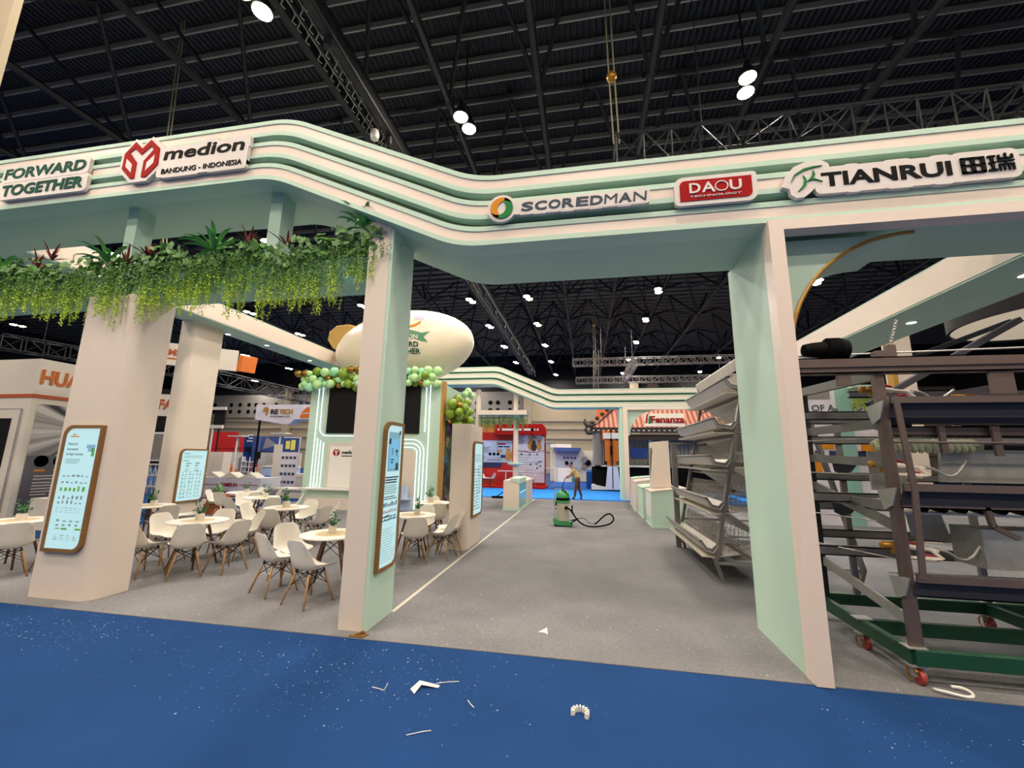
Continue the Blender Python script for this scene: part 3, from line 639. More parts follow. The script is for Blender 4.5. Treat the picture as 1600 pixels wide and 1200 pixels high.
# mural on the kiosk's side
m = mat('mural', '#14140F', .7); nt = m.node_tree; tc = nt.nodes.new('ShaderNodeTexCoord'); vo = nt.nodes.new('ShaderNodeTexVoronoi'); vo.inputs['Scale'].default_value = 5
ns = nt.nodes.new('ShaderNodeTexNoise'); ns.inputs['Scale'].default_value = 4; nt.links.new(tc.outputs['Object'], ns.inputs[0])
ad = nt.nodes.new('ShaderNodeMix'); ad.data_type = 'RGBA'; ad.inputs[0].default_value = .35; nt.links.new(tc.outputs['Object'], ad.inputs[6]); nt.links.new(ns.outputs['Color'], ad.inputs[7]); nt.links.new(ad.outputs[2], vo.inputs['Vector'])
rp = nt.nodes.new('ShaderNodeValToRGB'); nt.links.new(vo.outputs['Color'], rp.inputs[0]); cr = rp.color_ramp; cr.interpolation = 'CONSTANT'
for p_, c_ in ((0, '#0E0F0C'), (.34, '#2B4C1E'), (.5, '#8A6B4A'), (.56, '#11110E'), (.66, '#E3E0D4'), (.72, '#2A5F93'), (.78, '#151510'), (.9, '#93419A')):
    e = cr.elements.new(p_) if p_ else cr.elements[0]; e.color = lin(c_)
nt.links.new(rp.outputs[0], nt.nodes['Principled BSDF'].inputs['Base Color'])
b = MB(); b.box(-5.119, KY + .28, .05, -5.06, 16.95, 3.2); b.build('mural', 'mural', t)
b = MB()
for i in range(3):
    b.box(-6.75 + i * .22, KY - .35, .45, -6.57 + i * .22, KY - .2, .85)
b.box(-6.8, KY - .4, .40, -6.05, KY - .05, .45); b.box(-6.8, KY - .12, .008, -6.05, KY - .05, .4); tag(b.build('brochure_rack', 'screen_rack' if 'screen_rack' in MATS else mat('screen_rack', '#B9CDEB', .25)), 'small clear brochure rack with leaflets at the kiosk front', 'rack')

# balloons
mat('balloon_lime', '#B9E6A0', .25); mat('balloon_gold', '#A98238', .2, metal=.75); mat('balloon_olive', '#7C9A2B', .22); mat('balloon_mint', '#9FE0B4', .25)
def make_balloon(mn):
    b = MB(); b.lathe([(.001, -1.18), (.06, -1.16), (.03, -1.08), (.25, -.97), (.55, -.8), (.82, -.5), (.98, -.1), (.99, .2), (.87, .58), (.6, .86), (.3, .98), (.001, 1.02)], n=14, caps=False)
    return b.build('balloon', mn, None, True)
BP = {k: make_balloon('balloon_' + k) for k in ('lime', 'gold', 'olive', 'mint')}
BL = {'lime': 'pale green balloon', 'gold': 'shiny gold balloon', 'olive': 'olive green balloon', 'mint': 'mint coloured balloon'}
_bf = set()
def balloon(k, p, r, where, group):
    o = BP[k]
    if k in _bf: o = o.copy(); C.objects.link(o)
    _bf.add(k); o.location = p; o.scale = (r,) * 3; o.rotation_euler = (rnd.uniform(-.7, .7), rnd.uniform(-.7, .7), rnd.uniform(0, 6))
    tag(o, BL[k] + ' ' + where, 'balloon', '%s, %s' % (group, BL[k] + 's'))
rb = random.Random(21)
def relax(B, it=40):
    for _ in range(it):
        for i in range(len(B)):
            for j in range(i):
                d = B[i][1] - B[j][1]; m_ = (B[i][2] + B[j][2]) * .97
                if 1e-4 < d.length < m_: s = d.normalized() * (m_ - d.length) * .5; B[i][1] += s; B[j][1] -= s
    return B
for x0, x1, wh in ((-10.7, -5.2, 'of the garland along the top of the kiosk'),):
    B = []; x = x0
    while x < x1:
        for k in range(3): B.append([rb.choices(('lime', 'gold', 'olive', 'mint'), (4, 3.4, 2, 2))[0], Vector((x + rb.uniform(-.1, .1), KY - .2 + rb.uniform(-.16, .1), 4.52 + .2 * k)), rb.uniform(.11, .18)])
        x += rb.uniform(.2, .26)
    for c, p, r in relax(B): balloon(c, p, r, wh, 'garland balloons')
B = []
for i in range(40):
    a, q = rb.uniform(0, 6.28), rb.random() ** .5; y = 14.6 + rb.uniform(-.5, 1.5); f = (y - 14.1) / 2
    c = rb.choices(('olive', 'gold'), (1.3 - f, .3 + f))[0]
    B.append([c, Vector((-4.85 + rb.uniform(-.1, .3), y, 3.6 + .5 * q * math.sin(a) - .1 * f)), rb.uniform(.14, .22) if c == 'olive' else rb.uniform(.08, .15)])
for c, p, r in relax(B): balloon(c, Vector((max(p.x, -5.03 + r), p.y, p.z)), r, 'of the cluster on the kiosk side above the mural', 'side cluster balloons')
for i in range(5): balloon('lime', (-5.0 + .12 * (i % 2), 16.5 + i * .2, 4.5 + .1 * (i % 3)), rb.uniform(.12, .15), 'of the small bunch at the kiosk back corner', 'corner bunch balloons')

# inflatable airship
t = thing('inflatable_airship', 'large cream inflatable airship floating above the mint kiosk', 'inflatable airship', (-7.4, 15.5, 6.6))
mat('inflatable', '#EBDDC4', .4, noise=(1.2, .03)); mat('ochre', '#C79A4E', .5, noise=(3, .08)); mat('ribbon', '#4E8A66', .5)
c0 = Vector((-7.42, 15.5, 6.3)); A, B_ = 3.0, 1.55; tl = Matrix.Rotation(R(-6), 3, 'Y')
b = MB(); b.sphere(c0, 1, 36, 24, (A, B_, B_), tl @ Matrix.Rotation(R(0), 3, 'X')); b.build('envelope', 'inflatable', t, True)
def skin(x, z, off=.012):
    l = tl.inverted() @ Vector((x - c0.x, 0, z - c0.z)); q = 1 - (l.x / A) ** 2 - (l.z / B_) ** 2
    l.y = -B_ * math.sqrt(max(q, .0)) - off; return c0 + tl @ l
def onskin(mb):
    mb.v = [tuple(skin(p[0], p[2], .012 + max(0, -p[1]))) for p in mb.v]; return mb
b = MB(); text(b, 'FORWARD', (-7.5, 0, 5.98), U, V_, .2, 1.3, .01, .02); text(b, 'TOGETHER', (-7.5, 0, 5.72), U, V_, .2, 1.36, .01, .02); onskin(b).build('lettering', 'dark_green', t)
b = MB()
rib = [(-7.7 + 1.75 * i / 12, 6.22 + .14 * math.sin(math.pi * i / 12 * 1.3 - .6)) for i in range(13)]
vs = []
for i, (x, z) in enumerate(rib): vs += [(x, -.004, z), (x, -.004, z + .3)]
vs[-2:] = [(-5.85, -.004, 6.18), (-5.8, -.004, 6.6)]; vs.append((-6.02, -.004, 6.36))
b.add(vs, [(2 * i, 2 * i + 2, 2 * i + 3, 2 * i + 1) for i in range(11)] + [(22, 24, 26), (22, 26, 23), (26, 25, 23)]); onskin(b).build('ribbon_print', 'ribbon', t)
b = MB(); text(b, 'ON', (-6.6, 0, 6.27), U, V_, .18, .38, .02, .02); onskin(b).build('ribbon_lettering', 'white', t)
b = MB(); b.prism([(.22 * math.cos(R(a)), .1 * math.sin(R(a))) for a in range(0, 360, 30)], (-6.3, 0, 7.22), U, V_, (0, .01, 0)); onskin(b).build('emblem_print', 'purple_print' if 0 else mat('lilac', '#9E95C8', .5), t)
b = MB(); b.prism([(-.35, -.2), (0, -.12), (.22, .06), (.2, -.06), (.05, -.2), (-.2, -.28)], (-6.4, 0, 7.0), U, V_, (0, .01, 0)); onskin(b).build('emblem_print', 'orange', t)
for pr in ([(-10.915, 15.4, 6.768), (-10.862, 15.4, 7.141), (-10.522, 15.4, 7.417), (-9.977, 15.4, 7.451), (-9.236, 15.4, 7.218), (-9.187, 15.4, 6.648), (-9.916, 15.4, 6.476), (-10.314, 15.4, 6.234), (-10.665, 15.4, 6.416)], [(-10.367, 15.4, 5.561), (-9.991, 15.4, 5.691), (-9.221, 15.4, 5.672), (-8.512, 15.4, 5.543), (-8.492, 15.4, 5.297), (-10.258, 15.4, 5.364)]):
    b = MB(); b.prism([(x, z) for x, y, z in pr], (0, 15.3, 0), U, V_, (0, .26, 0)); b.build('fin', 'ochre', t, bevel=.08)
b = MB(); b.tube([(-5.0, 15.3, 5.8), (-5.9, 14.6, 4.56)], .006, 4); b.tube([(-9.6, 15.3, 5.8), (-9.2, 14.6, 4.56)], .006, 4); b.build('tether', 'white', t)

# ---------------------------------------------------------------- back arch and its pillars
def flat(p): return p
TOPB = ((-13.5, 6.535), (-4.35, 6.535), (-1.45, 5.28), (9.3, 5.28))
arch('back_arch', 'stepped mint and white fascia closing the far side of the stand', 20.25, 20.45, 21.3, TOPB)
t = thing('arch_pillar', 'slim white and mint pillar under the far arch, right of the walkway', 'pillar', (1.75, 20.5, 0))
b = MB(); b.box(1.62, 20.3, .008, 1.78, 21.2, 4.372); b.build('side_panel', 'mint', t)
b = MB(); b.box(1.78, 20.24, .0085, 2.0, 20.4, 4.24); b.box(1.78, 20.24, 4.24, 9.2, 20.4, 4.372); b.build('white_edge', 'acrylic', t)
spb = [(2.0, 4.24)] + [(2.1 + 1.25 - 1.25 * math.cos(R(a)), 2.99 + 1.25 * math.sin(R(a))) for a in range(90, -1, -8)] + [(2.0, 2.99)]
b = MB(); b.prism(spb, (0, 20.42, 0), U, V_, (0, .15, 0)); b.build('corner_bracket', 'mint', t)
spot(4.4, 20.8, 4.37, 'recessed spotlight under the far arch beside the roofed booth', 40)
for x, s in ((-5.54, 'left'), (-3.52, 'right')):
    t = thing('canopy_column', 'round mint column under the far arch, the %s of the two' % s, 'column', (x, 20.6, 0))
    b = MB(); b.lathe([(.13, .004), (.13, 5.4)], (x, 20.75, 0), 16); b.build('shaft', 'white', t, 'auto')
    if s == 'right':
        b = MB(); b.lathe([(.2, 1.5), (.4, 1.56), (.4, 1.64), (.13, 1.64)], (x, 20.75, 0), 20); b.build('ring_shelf', 'mint', t, 'auto')
        b = MB(); b.lathe([(.13, 3.86), (.36, 4.0), (.36, 4.03), (.13, 4.03)], (x, 20.75, 0), 20); b.build('collar', 'mint', t, 'auto')
b = MB(); b.box(-5.45, 20.3, 4.03, -2.9, 21.2, 4.26); tag(b.build('canopy_slab', 'white'), 'white canopy slab with plants hanging below, near the red booth', 'canopy')
vine_curtain('hanging_vine', -5.4, -2.9, 20.32, 20.8, lambda x: 4.06, lambda x: 3.3, 'dark green vines hanging from the white canopy slab', .02, .018, False)

# ---------------------------------------------------------------- display counters
def counter(name, label, x0, y0, x1, y1, h, hb, m, mb='mint', poly=None):
    t = thing(name, label, 'display counter', ((x0 + x1) / 2, (y0 + y1) / 2, 0))
    b = MB(); b.box(x0 - .02, y0 - .02, .008, x1 + .02, y1 + .02, hb); b.build('plinth', mb, t)
    b = MB(); p = poly or [(x0, hb), (x1, hb), (x1, h - .1), (x0 + (x1 - x0) * .5, h), (x0, h)]
    b.prism(p, (0, y0, 0), U, V_, (0, y1 - y0, 0)); b.build('cabinet', m, t)
    return t
t = counter('display_counter', 'white and mint display counter left of the walkway, nearest the camera', -2.98, 15.0, -2.40, 16.7, 1.07, .11, 'white')
b = MB(); b.prism([(-2.72, 1.07), (-2.385, .96), (-2.385, 1.14), (-2.74, 1.16)], (0, 14.98, 0), U, V_, (0, 1.74, 0)); b.build('sloped_top', 'mint', t)
b = MB(); b.box(-2.399, 15.05, .12, -2.385, 16.65, .95); b.build('glass_side', mat('teal_glass', '#7FB9B5', .15), t)
b = MB(); b.box(-2.384, 15.1, .62, -2.375, 16.6, .66); b.build('shelf_light', mat('aqua', '#9ADFE6', .4, emit=.5, ecol='#9ADFE6'), t)
counter('display_counter', 'white display counter behind the nearest mint topped one', -3.0, 17.1, -2.42, 18.9, 1.06, .1, 'white')
for i, (x0, y0, x1, y1, h, m, s) in enumerate(((1.80, 12.45, 2.75, 13.6, 1.0, 'mint', 'mint display counter with a white side panel, nearest on the right'), (1.80, 14.25, 2.7, 15.6, .98, 'mint', 'mint display counter with a folded top, second on the right'),
        (1.78, 16.0, 2.75, 17.2, 1.08, 'white', 'white slanted display counter, third on the right'), (1.85, 17.6, 2.9, 18.6, 1.12, 'white', 'white display counter with a mint top, fourth on the right'), (1.95, 18.9, 2.8, 19.6, 1.0, 'white', 'small white counter beside the slim far pillar'))):
    t = counter('display_counter', s, x0, y0, x1, y1, h, .06, m, 'mint', [(x0, .06), (x1, .06), (x1, h + .1), (x0 + .2, h + .02), (x0, h - .02)])
    b = MB(); b.prism([(x0 - .015, h - .02), (x0 + .2, h + .02), (x1 + .01, h + .1), (x1 + .01, h + .13), (x0 + .2, h + .05), (x0 - .015, h + .01)], (0, y0 - .02, 0), U, V_, (0, y1 - y0 + .04, 0)); b.build('top', 'acrylic' if i in (0, 2) else 'mint', t)
    if i == 0:
        b = MB(); b.box(x0 - .012, y0 + .08, .28, x0 - .001, y1 - .1, .93); b.build('side_panel', 'white_gloss', t)
t = thing('display_tower', 'tall white display tower standing on the nearest right counter', 'display tower', (2.2, 13.2, 1.1))
b = MB(); b.prism([(1.96, 1.06), (2.46, 1.1), (2.44, 2.46), (1.99, 2.42)], (0, 13.0, 0), U, V_, (0, .75, 0)); tw = b.build('tower_body', 'white', t)
b = MB(); b.prism([(13.1, 2.25), (13.55, 2.25), (13.55, 1.3)], (1.955, 0, 0), (0, 1, 0), V_, (-.004, 0, 0)); b.build('slanted_recess', 'hall_grey', tw)

# ---------------------------------------------------------------- wet and dry vacuum cleaner
vx, vy = -.67, 12.2
mat('vac_green', '#3F9A5C', .4); mat('vac_steel', '#CFC7B6', .35, metal=.35)
t = thing('vacuum_cleaner', 'green and steel drum vacuum cleaner standing on the grey carpet', 'vacuum cleaner', (vx, vy, 0))
b = MB(); b.lathe([(.001, .15), (.185, .15), (.19, .17), (.19, .66), (.001, .66)], (vx, vy, 0), 28); b.build('drum', 'vac_steel', t, 'auto')
b = MB(); b.lathe([(.2, .645), (.205, .65), (.205, .70), (.2, .705)], (vx, vy, 0), 28); b.lathe([(.19, .78), (.2, .79), (.2, .83), (.19, .87), (.16, .93), (.11, .975), (.04, .99), (.001, .99)], (vx, vy, 0), 28); b.build('motor_head', 'vac_green', t, 'auto')
b = MB(); b.lathe([(.192, .70), (.195, .705), (.195, .785), (.19, .79)], (vx, vy, 0), 28); b.box(vx - .03, vy - .03, .985, vx + .03, vy + .03, 1.02); b.box(vx - .04, vy - .12, .95, vx + .1, vy - .06, .98); b.build('black_band', 'black', t)
b = MB()
b.tube([(vx - .02, vy - .02, .99), (vx + .05, vy - .14, .96), (vx + .14, vy - .13, .9), (vx + .16, vy - .1, .86)], .012, 6); b.build('cord', 'black', t)
b = MB(); b.prism([(-.27, 0), (-.2, -.06), (.2, -.08), (.28, -.05), (.28, 0), (.18, .02), (-.1, .03), (-.24, .12), (-.27, .1)], (vx, vy - .2, .11), U, V_, (0, .4, 0)); b.build('base', 'vac_green', t)
b = MB()
for dx, dy in ((-.2, -.16), (-.2, .16), (.2, -.16), (.2, .16)): b.lathe([(.045, -.015), (.045, .015)], (vx + dx, vy + dy, .045 + .008), 14, 'Y')
b.build('casters', 'black', t)
b = MB(); b.tube([(vx - .24, vy - .1, .15), (vx - .24, vy - .1, .99), (vx - .22, vy - .05, 1.02), (vx - .02, vy, 1.02)], .011, 8); b.build('handle', 'galv', t)
b = MB(); b.box(vx - .215, vy - .06, .55, vx - .19, vy + .0, .70); b.box(vx - .22, vy - .05, .46, vx - .17, vy, .485); b.build('latch', 'black', t)
b = MB(); b.lathe([(.045, -.24), (.05, -.18)], (vx + .1, vy, .52), 14, 'Y')
hp = [(vx + .1, vy - .24, .52), (vx + .2, vy - .26, .5), (vx + .26, vy - .26, .42), (vx + .34, vy - .25, .3), (vx + .45, vy - .22, .16), (vx + .62, vy - .2, .06), (vx + .82, vy - .18, .04), (vx + 1.06, vy - .12, .06), (vx + 1.28, vy - .05, .1), (vx + 1.4, vy, .2), (vx + 1.4, vy + .02, .3), (vx + 1.32, vy + .03, .38), (vx + 1.2, vy + .02, .36), (vx + 1.06, vy - .02, .25), (vx + .95, vy - .06, .14), (vx + .88, vy - .08, .1)]
def smooth_pts(P, it=2):
    P = [Vector(p) for p in P]
    for _ in range(it):
        q = [P[0]]
        for a, c in zip(P, P[1:]): q += [a * .75 + c * .25, a * .25 + c * .75]
        P = q + [P[-1]]
    return P
b.tube(smooth_pts(hp), .022, 8); b.tube([(vx + .27, vy - .26, .6), (vx + .26, vy - .26, .45), (vx + .34, vy - .25, .3)], .02, 8); b.build('hose', 'black', t)
b = MB(); b.tube([(vx + .22, vy - .1, .17), (vx + .42, vy - .2, .24), (vx + .22, vy - .25, .12)], .018, 6); b.tube(smooth_pts([(vx + .42, vy - .2, .24), (vx + .6, vy - .12, .27), (vx + .72, vy - .12, .12), (vx + .88, vy - .08, .09)]), .008, 6); b.build('floor_wand', 'black', t)
# floor squeegee left leaning by the counter
t = thing('floor_squeegee', 'black floor squeegee lying on the bright blue carpet by the counter', 'floor squeegee', (-4.0, 19.4, 0))
b = MB(); b.tube(smooth_pts([(-4.2, 19.3, .06), (-3.6, 19.3, .45), (-3.35, 19.3, .6)]), .025, 6); b.build('handle', 'black', t); b = MB(); b.cbox((-3.95, 19.3, .06), .85, .1, .1, 0); b.build('head', 'black', t)
b = MB(); b.cbox((-3.55, 19.35, .32), .3, .05, .12); b.build('yellow_tag', mat('yellow', '#E8DC63', .6), t)

# ---------------------------------------------------------------- person with a floor wand
mat('skin', '#8A5B43', .55); mat('shirt', '#C2A36F', .8, noise=(8, .12)); mat('trousers', '#4E3522', .85, noise=(6, .15)); mat('hair', '#17120F', .6); mat('shoe', '#17181C', .5)
def skinned(name, verts, edges, radii, m, parent, root=0, sub=2):
    me = bpy.data.meshes.new(name); me.from_pydata(verts, edges, []); o = bpy.data.objects.new(name, me); C.objects.link(o); me.materials.append(MATS[m])
    s = o.modifiers.new('skin', 'SKIN'); s.use_smooth_shade = True
    for i, sv in enumerate(me.skin_vertices[0].data): sv.radius = (radii[i],) * 2 if not isinstance(radii[i], tuple) else radii[i]; sv.use_root = i == root
    d = o.modifiers.new('sub', 'SUBSURF'); d.levels = sub; d.render_levels = sub
    if parent: o.parent = parent; o.matrix_parent_inverse = Matrix.Translation(parent.location).inverted() if parent.type == 'EMPTY' else Matrix()
    return o
py_ = 20.2
t = thing('person', 'person in a tan shirt and brown trousers leaning forward to clean', 'person', (-.42, py_, 0))
def P3(x, z, dy=0): return (x, py_ + dy, z)
J = [P3(-.41, .93), P3(-.46, 1.1), P3(-.55, 1.27), P3(-.63, 1.39), P3(-.675, 1.45), P3(-.70, 1.50), P3(-.745, 1.6), P3(-.75, 1.675),       # 0-7 pelvis to head
     P3(-.61, 1.36, -.17), P3(-.66, 1.14, -.2), P3(-.86, .99, -.12), P3(-.93, .975, -.09),   # 8-11 near arm
     P3(-.61, 1.36, .17), P3(-.7, 1.15, .2), P3(-.88, 1.02, .06), P3(-.95, 1.0, .02),        # 12-15 far arm
     P3(-.43, .88, -.09), P3(-.5, .5, -.09), P3(-.56, .09, -.09), P3(-.66, .045, -.1),        # 16-19 near leg (forward)
     P3(-.39, .88, .09), P3(-.36, .48, .1), P3(-.22, .1, .1), P3(-.31, .045, .12),
     P3(-.81, 1.565)]
E_ = [(0, 1), (1, 2), (2, 3), (3, 4), (4, 5), (5, 6), (6, 7), (3, 8), (8, 9), (9, 10), (10, 11), (3, 12), (12, 13), (13, 14), (14, 15), (0, 16), (16, 17), (17, 18), (18, 19), (0, 20), (20, 21), (21, 22), (22, 23), (5, 24)]
rad = [.12, .115, .125, .12, .055, .07, .105, .09, .06, .045, .033, .035, .06, .045, .033, .035, .09, .058, .04, .035, .09, .058, .04, .035, .055]
skinned('body', J, E_, rad, 'skin', t)
def cloth(name, idx, edges, grow, m, root=0, over=None):
    vs = [J[i] for i in idx]; rr = [rad[i] * grow + .012 for i in idx]
    if over:
        for k, p in over.items(): vs[k] = p
    return skinned(name, vs, edges, rr, m, t, root)
cloth('shirt', [0, 1, 2, 3, 8, 9, 12, 13], [(0, 1), (1, 2), (2, 3), (3, 4), (4, 5), (3, 6), (6, 7)], 1.12, 'shirt', 0, {0: P3(-.415, .89), 5: P3(-.65, 1.2, -.195), 7: P3(-.68, 1.2, .195)})
cloth('trousers', [1, 0, 16, 17, 18, 20, 21, 22], [(0, 1), (1, 2), (2, 3), (3, 4), (1, 5), (5, 6), (6, 7)], 1.08, 'trousers', 1, {0: P3(-.44, 1.03)})
skinned('hair', [P3(-.685, 1.58), P3(-.70, 1.67), P3(-.76, 1.72)], [(0, 1), (1, 2)], [.09, .105, .08], 'hair', t)
for p, q in (((-.54, .07, -.09), (-.68, .045, -.1)), ((-.2, .07, .1), (-.33, .045, .12))): skinned('shoe', [P3(p[0], p[1], p[2]), P3(q[0], q[1], q[2])], [(0, 1)], [.055, .045], 'shoe', t)
b = MB()
for dy in (-.035, .035): b.sphere(P3(-.845, 1.62, dy), .011, 8, 6)
b.build('eyes', 'hair', t)
for i in range(5):
    o_ = Vector(J[11]); skinned('finger', [tuple(o_), tuple(o_ + Vector((-.035 - .006 * (i % 3), -.02 + .013 * i, -.02))), tuple(o_ + Vector((-.03, -.02 + .013 * i, -.055)))], [(0, 1), (1, 2)], [.011, .01, .008], 'skin', t, 0, 1)
t2 = thing('vacuum_wand', 'thin dark vacuum wand held by the leaning person', 'vacuum wand', (-1.0, 20.15, 0))
b = MB(); b.tube([P3(-.9, 1.06, -.04), P3(-1.02, .9, -.04), P3(-1.3, .03, -.05)], .016, 8); b.build('tube', 'black', t2); b = MB(); b.cbox(P3(-1.32, .035, -.05), .12, .32, .05); b.build('floor_head', 'black', t2)

# ---------------------------------------------------------------- A-frame hen cages behind the right pillar
mat('wire', '#A39D95', .45, metal=.4); mat('trough', '#C4BFB6', .45, metal=.2, noise=(6, .12)); mat('egg_rail', '#D6CEC0', .5, metal=.1)
Y0, Y1 = 7.4, 10.0
t = thing('hen_cage', 'A-frame hen cage battery with sloping feed troughs, behind the right pillar', 'hen cage', (2.7, 8.6, 0))
def leg_x(z): return 2.012 + (z - .28) / 2.9 * .625
for y in (Y0, Y1 - .05):
    b = MB(); b.bar((2.11, y, .02), (2.02, y, .3), .05, .08, (0, 1, 0)); b.bar((2.02, y, .29), (2.64, y, 3.2), .05, .09, (0, 1, 0)); b.bar((2.64, y, 3.15), (2.6, y, 3.58), .05, .06, (0, 1, 0)); b.box(2.06, y - .05, .006, 2.17, y + .05, .02); b.build('leg', 'galv_dark', t)
    b = MB(); b.bar((4.0, y, .02), (4.1, y, .3), .05, .08, (0, 1, 0)); b.bar((4.1, y, .29), (3.45, y, 3.2), .05, .09, (0, 1, 0)); b.build('leg', 'galv_dark', t)
    for z in (.28, .62, 1.37, 2.02, 2.66): 
        b = MB(); b.bar((leg_x(z), y + .03, z), (6.1 - leg_x(z), y + .03, z), .03, .045); b.build('cross_rail', 'galv', t)
b = MB(); b.box(1.93, Y1 - .05, .008, 2.04, Y1 + .03, 2.26); b.build('end_post', 'galv_dark', t)
b = MB(); b.box(1.9, Y1 - .06, 2.25, 2.8, Y1 + .04, 2.29); b.build('end_rail', 'galv_dark', t)
TIERS = ((2.35, 3.28), (2.115, 2.6), (2.02, 1.98), (1.92, 1.29), (1.79, .62))
for xl, zl in TIERS:
    xb = leg_x(zl - .1) + .02
    prof = [(xl, zl), (xl + .08, zl - .14), (xb - .1, zl - .17), (xb - .02, zl - .06), (xb - .01, zl - .06), (xb - .095, zl - .185), (xl + .075, zl - .155), (xl - .012, zl + .0)]
    b = MB(); b.prism(prof, (0, Y0 - .05, 0), U, V_, (0, Y1 - Y0 + .2, 0)); tr = b.build('feed_trough', 'trough', t)
    b = MB(); b.tube([(xl, Y0 - .05, zl), (xl, Y1 + .15, zl)], .02, 8); b.build('lip_tube', 'galv_dark', tr, True)
    b = MB(); b.prism([(xl - .02, zl + .01), (xl + .07, zl - .16), (xb - .02, zl - .24), (xb + .02, zl - .2), (xb + .02, zl - .05), (xb - .06, zl - .06), (xb - .12, zl - .12), (xl + .1, zl - .1), (xl + .03, zl + .01)], (0, Y0 - .03, 0), U, V_, (0, .025, 0)); b.build('end_plate', 'galv_dark', tr)
    b = MB(); b.prism([(xl + .02, zl - .235), (xb - .08, zl - .24), (xb + .3, zl - .18), (xb + .3, zl - .19), (xb - .08, zl - .255), (xl + .02, zl - .25), (xl - .0, zl - .215)], (0, Y0 - .02, 0), U, V_, (0, Y1 - Y0 + .1, 0)); b.build('egg_tray', 'egg_rail', t)
    b = MB(); b.tube([(xb - .02, Y0 + .05, zl - .33), (xb - .02, Y1, zl - .33)], .014, 6); b.build('egg_rail', 'egg_rail', t)
    # wire front, floor, roof and partitions
    b = MB(); xt = leg_x(zl + .3) + .06; dpt = .62
    k = 0
    for i in range(int((Y1 - Y0) / .05) + 1):
        y = Y0 + .02 + i * .05; b.tube([(xb + .02, y, zl - .3), (xt, y, zl + .22)], .005, 3); b.tube([(xb - .02, y, zl - .26), (xb + dpt, y, zl - .12)], .003, 3)
    for k in range(8):
        f = k / 7; b.tube([(xb + .02 + (xt - xb) * f, Y0, zl - .3 + .52 * f), (xb + .02 + (xt - xb) * f, Y1, zl - .3 + .52 * f)], .005, 3)
    for k in range(12): b.tube([(xb - .02 + dpt * k / 11, Y0, zl - .26 + .14 * k / 11), (xb - .02 + dpt * k / 11, Y1, zl - .26 + .14 * k / 11)], .003, 3)
    for i in range(5):
        y = Y0 + .05 + i * .6
        for k in range(10): b.tube([(xb + .02 + dpt * k / 9, y, zl - .25 + .1 * k / 9), (xb + .05 + dpt * k / 9, y, zl + .2)], .003, 3)
        for k in range(6): b.tube([(xb, y, zl - .24 + .08 * k), (xb + dpt, y, zl - .16 + .07 * k)], .003, 3)
    b.build('wire_mesh', 'wire', t)
    b = MB(); b.prism([(xb + .1, zl - .28), (xb + dpt + .05, zl - .68), (xb + dpt + .06, zl - .67), (xb + .11, zl - .27)], (0, Y0 + .05, 0), U, V_, (0, Y1 - Y0 - .1, 0)) if zl > .8 else b.box(2.3, Y0, .34, 2.9, Y1, .345); b.build('dropping_sheet', 'galv', t)
b = MB(); b.prism([(2.56, 3.62), (2.6, 3.46), (2.63, 3.46), (2.6, 3.66)], (0, Y0 - .05, 0), U, V_, (0, Y1 - Y0 + .1, 0)); b.build('top_rail', 'trough', t)

# ---------------------------------------------------------------- cage machine on a green wheeled dolly
mat('dolly_green', '#17452F', .4, noise=(5, .15)); mat('caster_red', '#9A3A32', .45, noise=(9, .2)); mat('pvc', '#E8DCD0', .4); mat('brass', '#B8822C', .35, metal=.5); mat('valve_red', '#A31621', .4); mat('auger', '#BFC09A', .5, noise=(8, .1))
DX0, DX1, DY0, DY1 = 2.8, 5.6, 4.5, 6.1
t = thing('dolly', 'green steel dolly on red casters under the cage machine', 'dolly', (4.2, 5.3, 0))
for p, q in (((DX0, DY0, .235), (DX1, DY0, .235)), ((DX0, DY1, .235), (DX1, DY1, .235)), ((DX0, 5.2, .235), (DX1, 5.2, .235)), ((DX0, DY0, .235), (DX0, DY1, .235)), ((4.6, DY0, .235), (4.6, DY1, .235)), ((DX1, DY0, .235), (DX1, DY1, .235))):
    b = MB(); b.bar(p, q, .07, .13); b.build('beam', 'dolly_green', t, bevel=.008)
for x, y in ((DX0 + .02, DY0 + .03), (DX0, 5.2), (DX0, DY1 - .02), (4.6, DY0 + .03), (4.6, 5.2), (4.6, DY1), (DX1, DY0 + .03), (DX1, DY1)):
    b = MB(); b.box(x - .07, y - .06, .302, x + .08, y + .06, .312); b.build('corner_plate', 'galv', t); b = MB(); b.box(x - .06, y - .05, .155, x + .06, y + .05, .168); b.build('caster_plate', 'galv', t)
    b = MB(); b.lathe([(.045, -.022), (.062, -.02), (.066, 0), (.062, .02), (.045, .022)], (x + .02, y, .068), 22, 'X'); wh = b.build('caster_wheel', 'caster_red', t, 'auto')
    b = MB(); b.bar((x - .015, y + .0, .07), (x - .02, y + .01, .155), .05, .006); b.bar((x + .052, y, .07), (x + .05, y + .01, .155), .05, .006); b.lathe([(.012, -.04), (.012, .04)], (x + .02, y, .068), 10, 'X'); b.build('fork', 'galv', wh)
    b = MB(); b.tube([(x - .03 + .0, y + .075 * math.cos(R(a)), .075 + .07 * math.sin(R(a))) for a in range(-60, 150, 20)], .008, 6); b.build('brake', 'brass', wh)
M = thing('cage_machine', 'tall galvanised cage machine with troughs, white pipes and red valves', 'cage machine', (3.6, 5.2, .3))
def mp(name, m, f, **k):
    b = MB(); f(b); return b.build(name, m, M, **k)
FY = 4.55
mp('front_post', 'galv_brown', lambda b: (b.bar((2.86, FY, .31), (2.86, FY, 2.9), .085, .06, (0, 1, 0)), b.bar((2.835, FY - .03, .31), (2.835, FY - .03, .68), .1, .03, (0, 1, 0))))
mp('rear_post', 'steel_dark', lambda b: b.bar((2.825, 5.95, .31), (2.825, 5.95, 2.84), .105, .09, (0, 1, 0)))
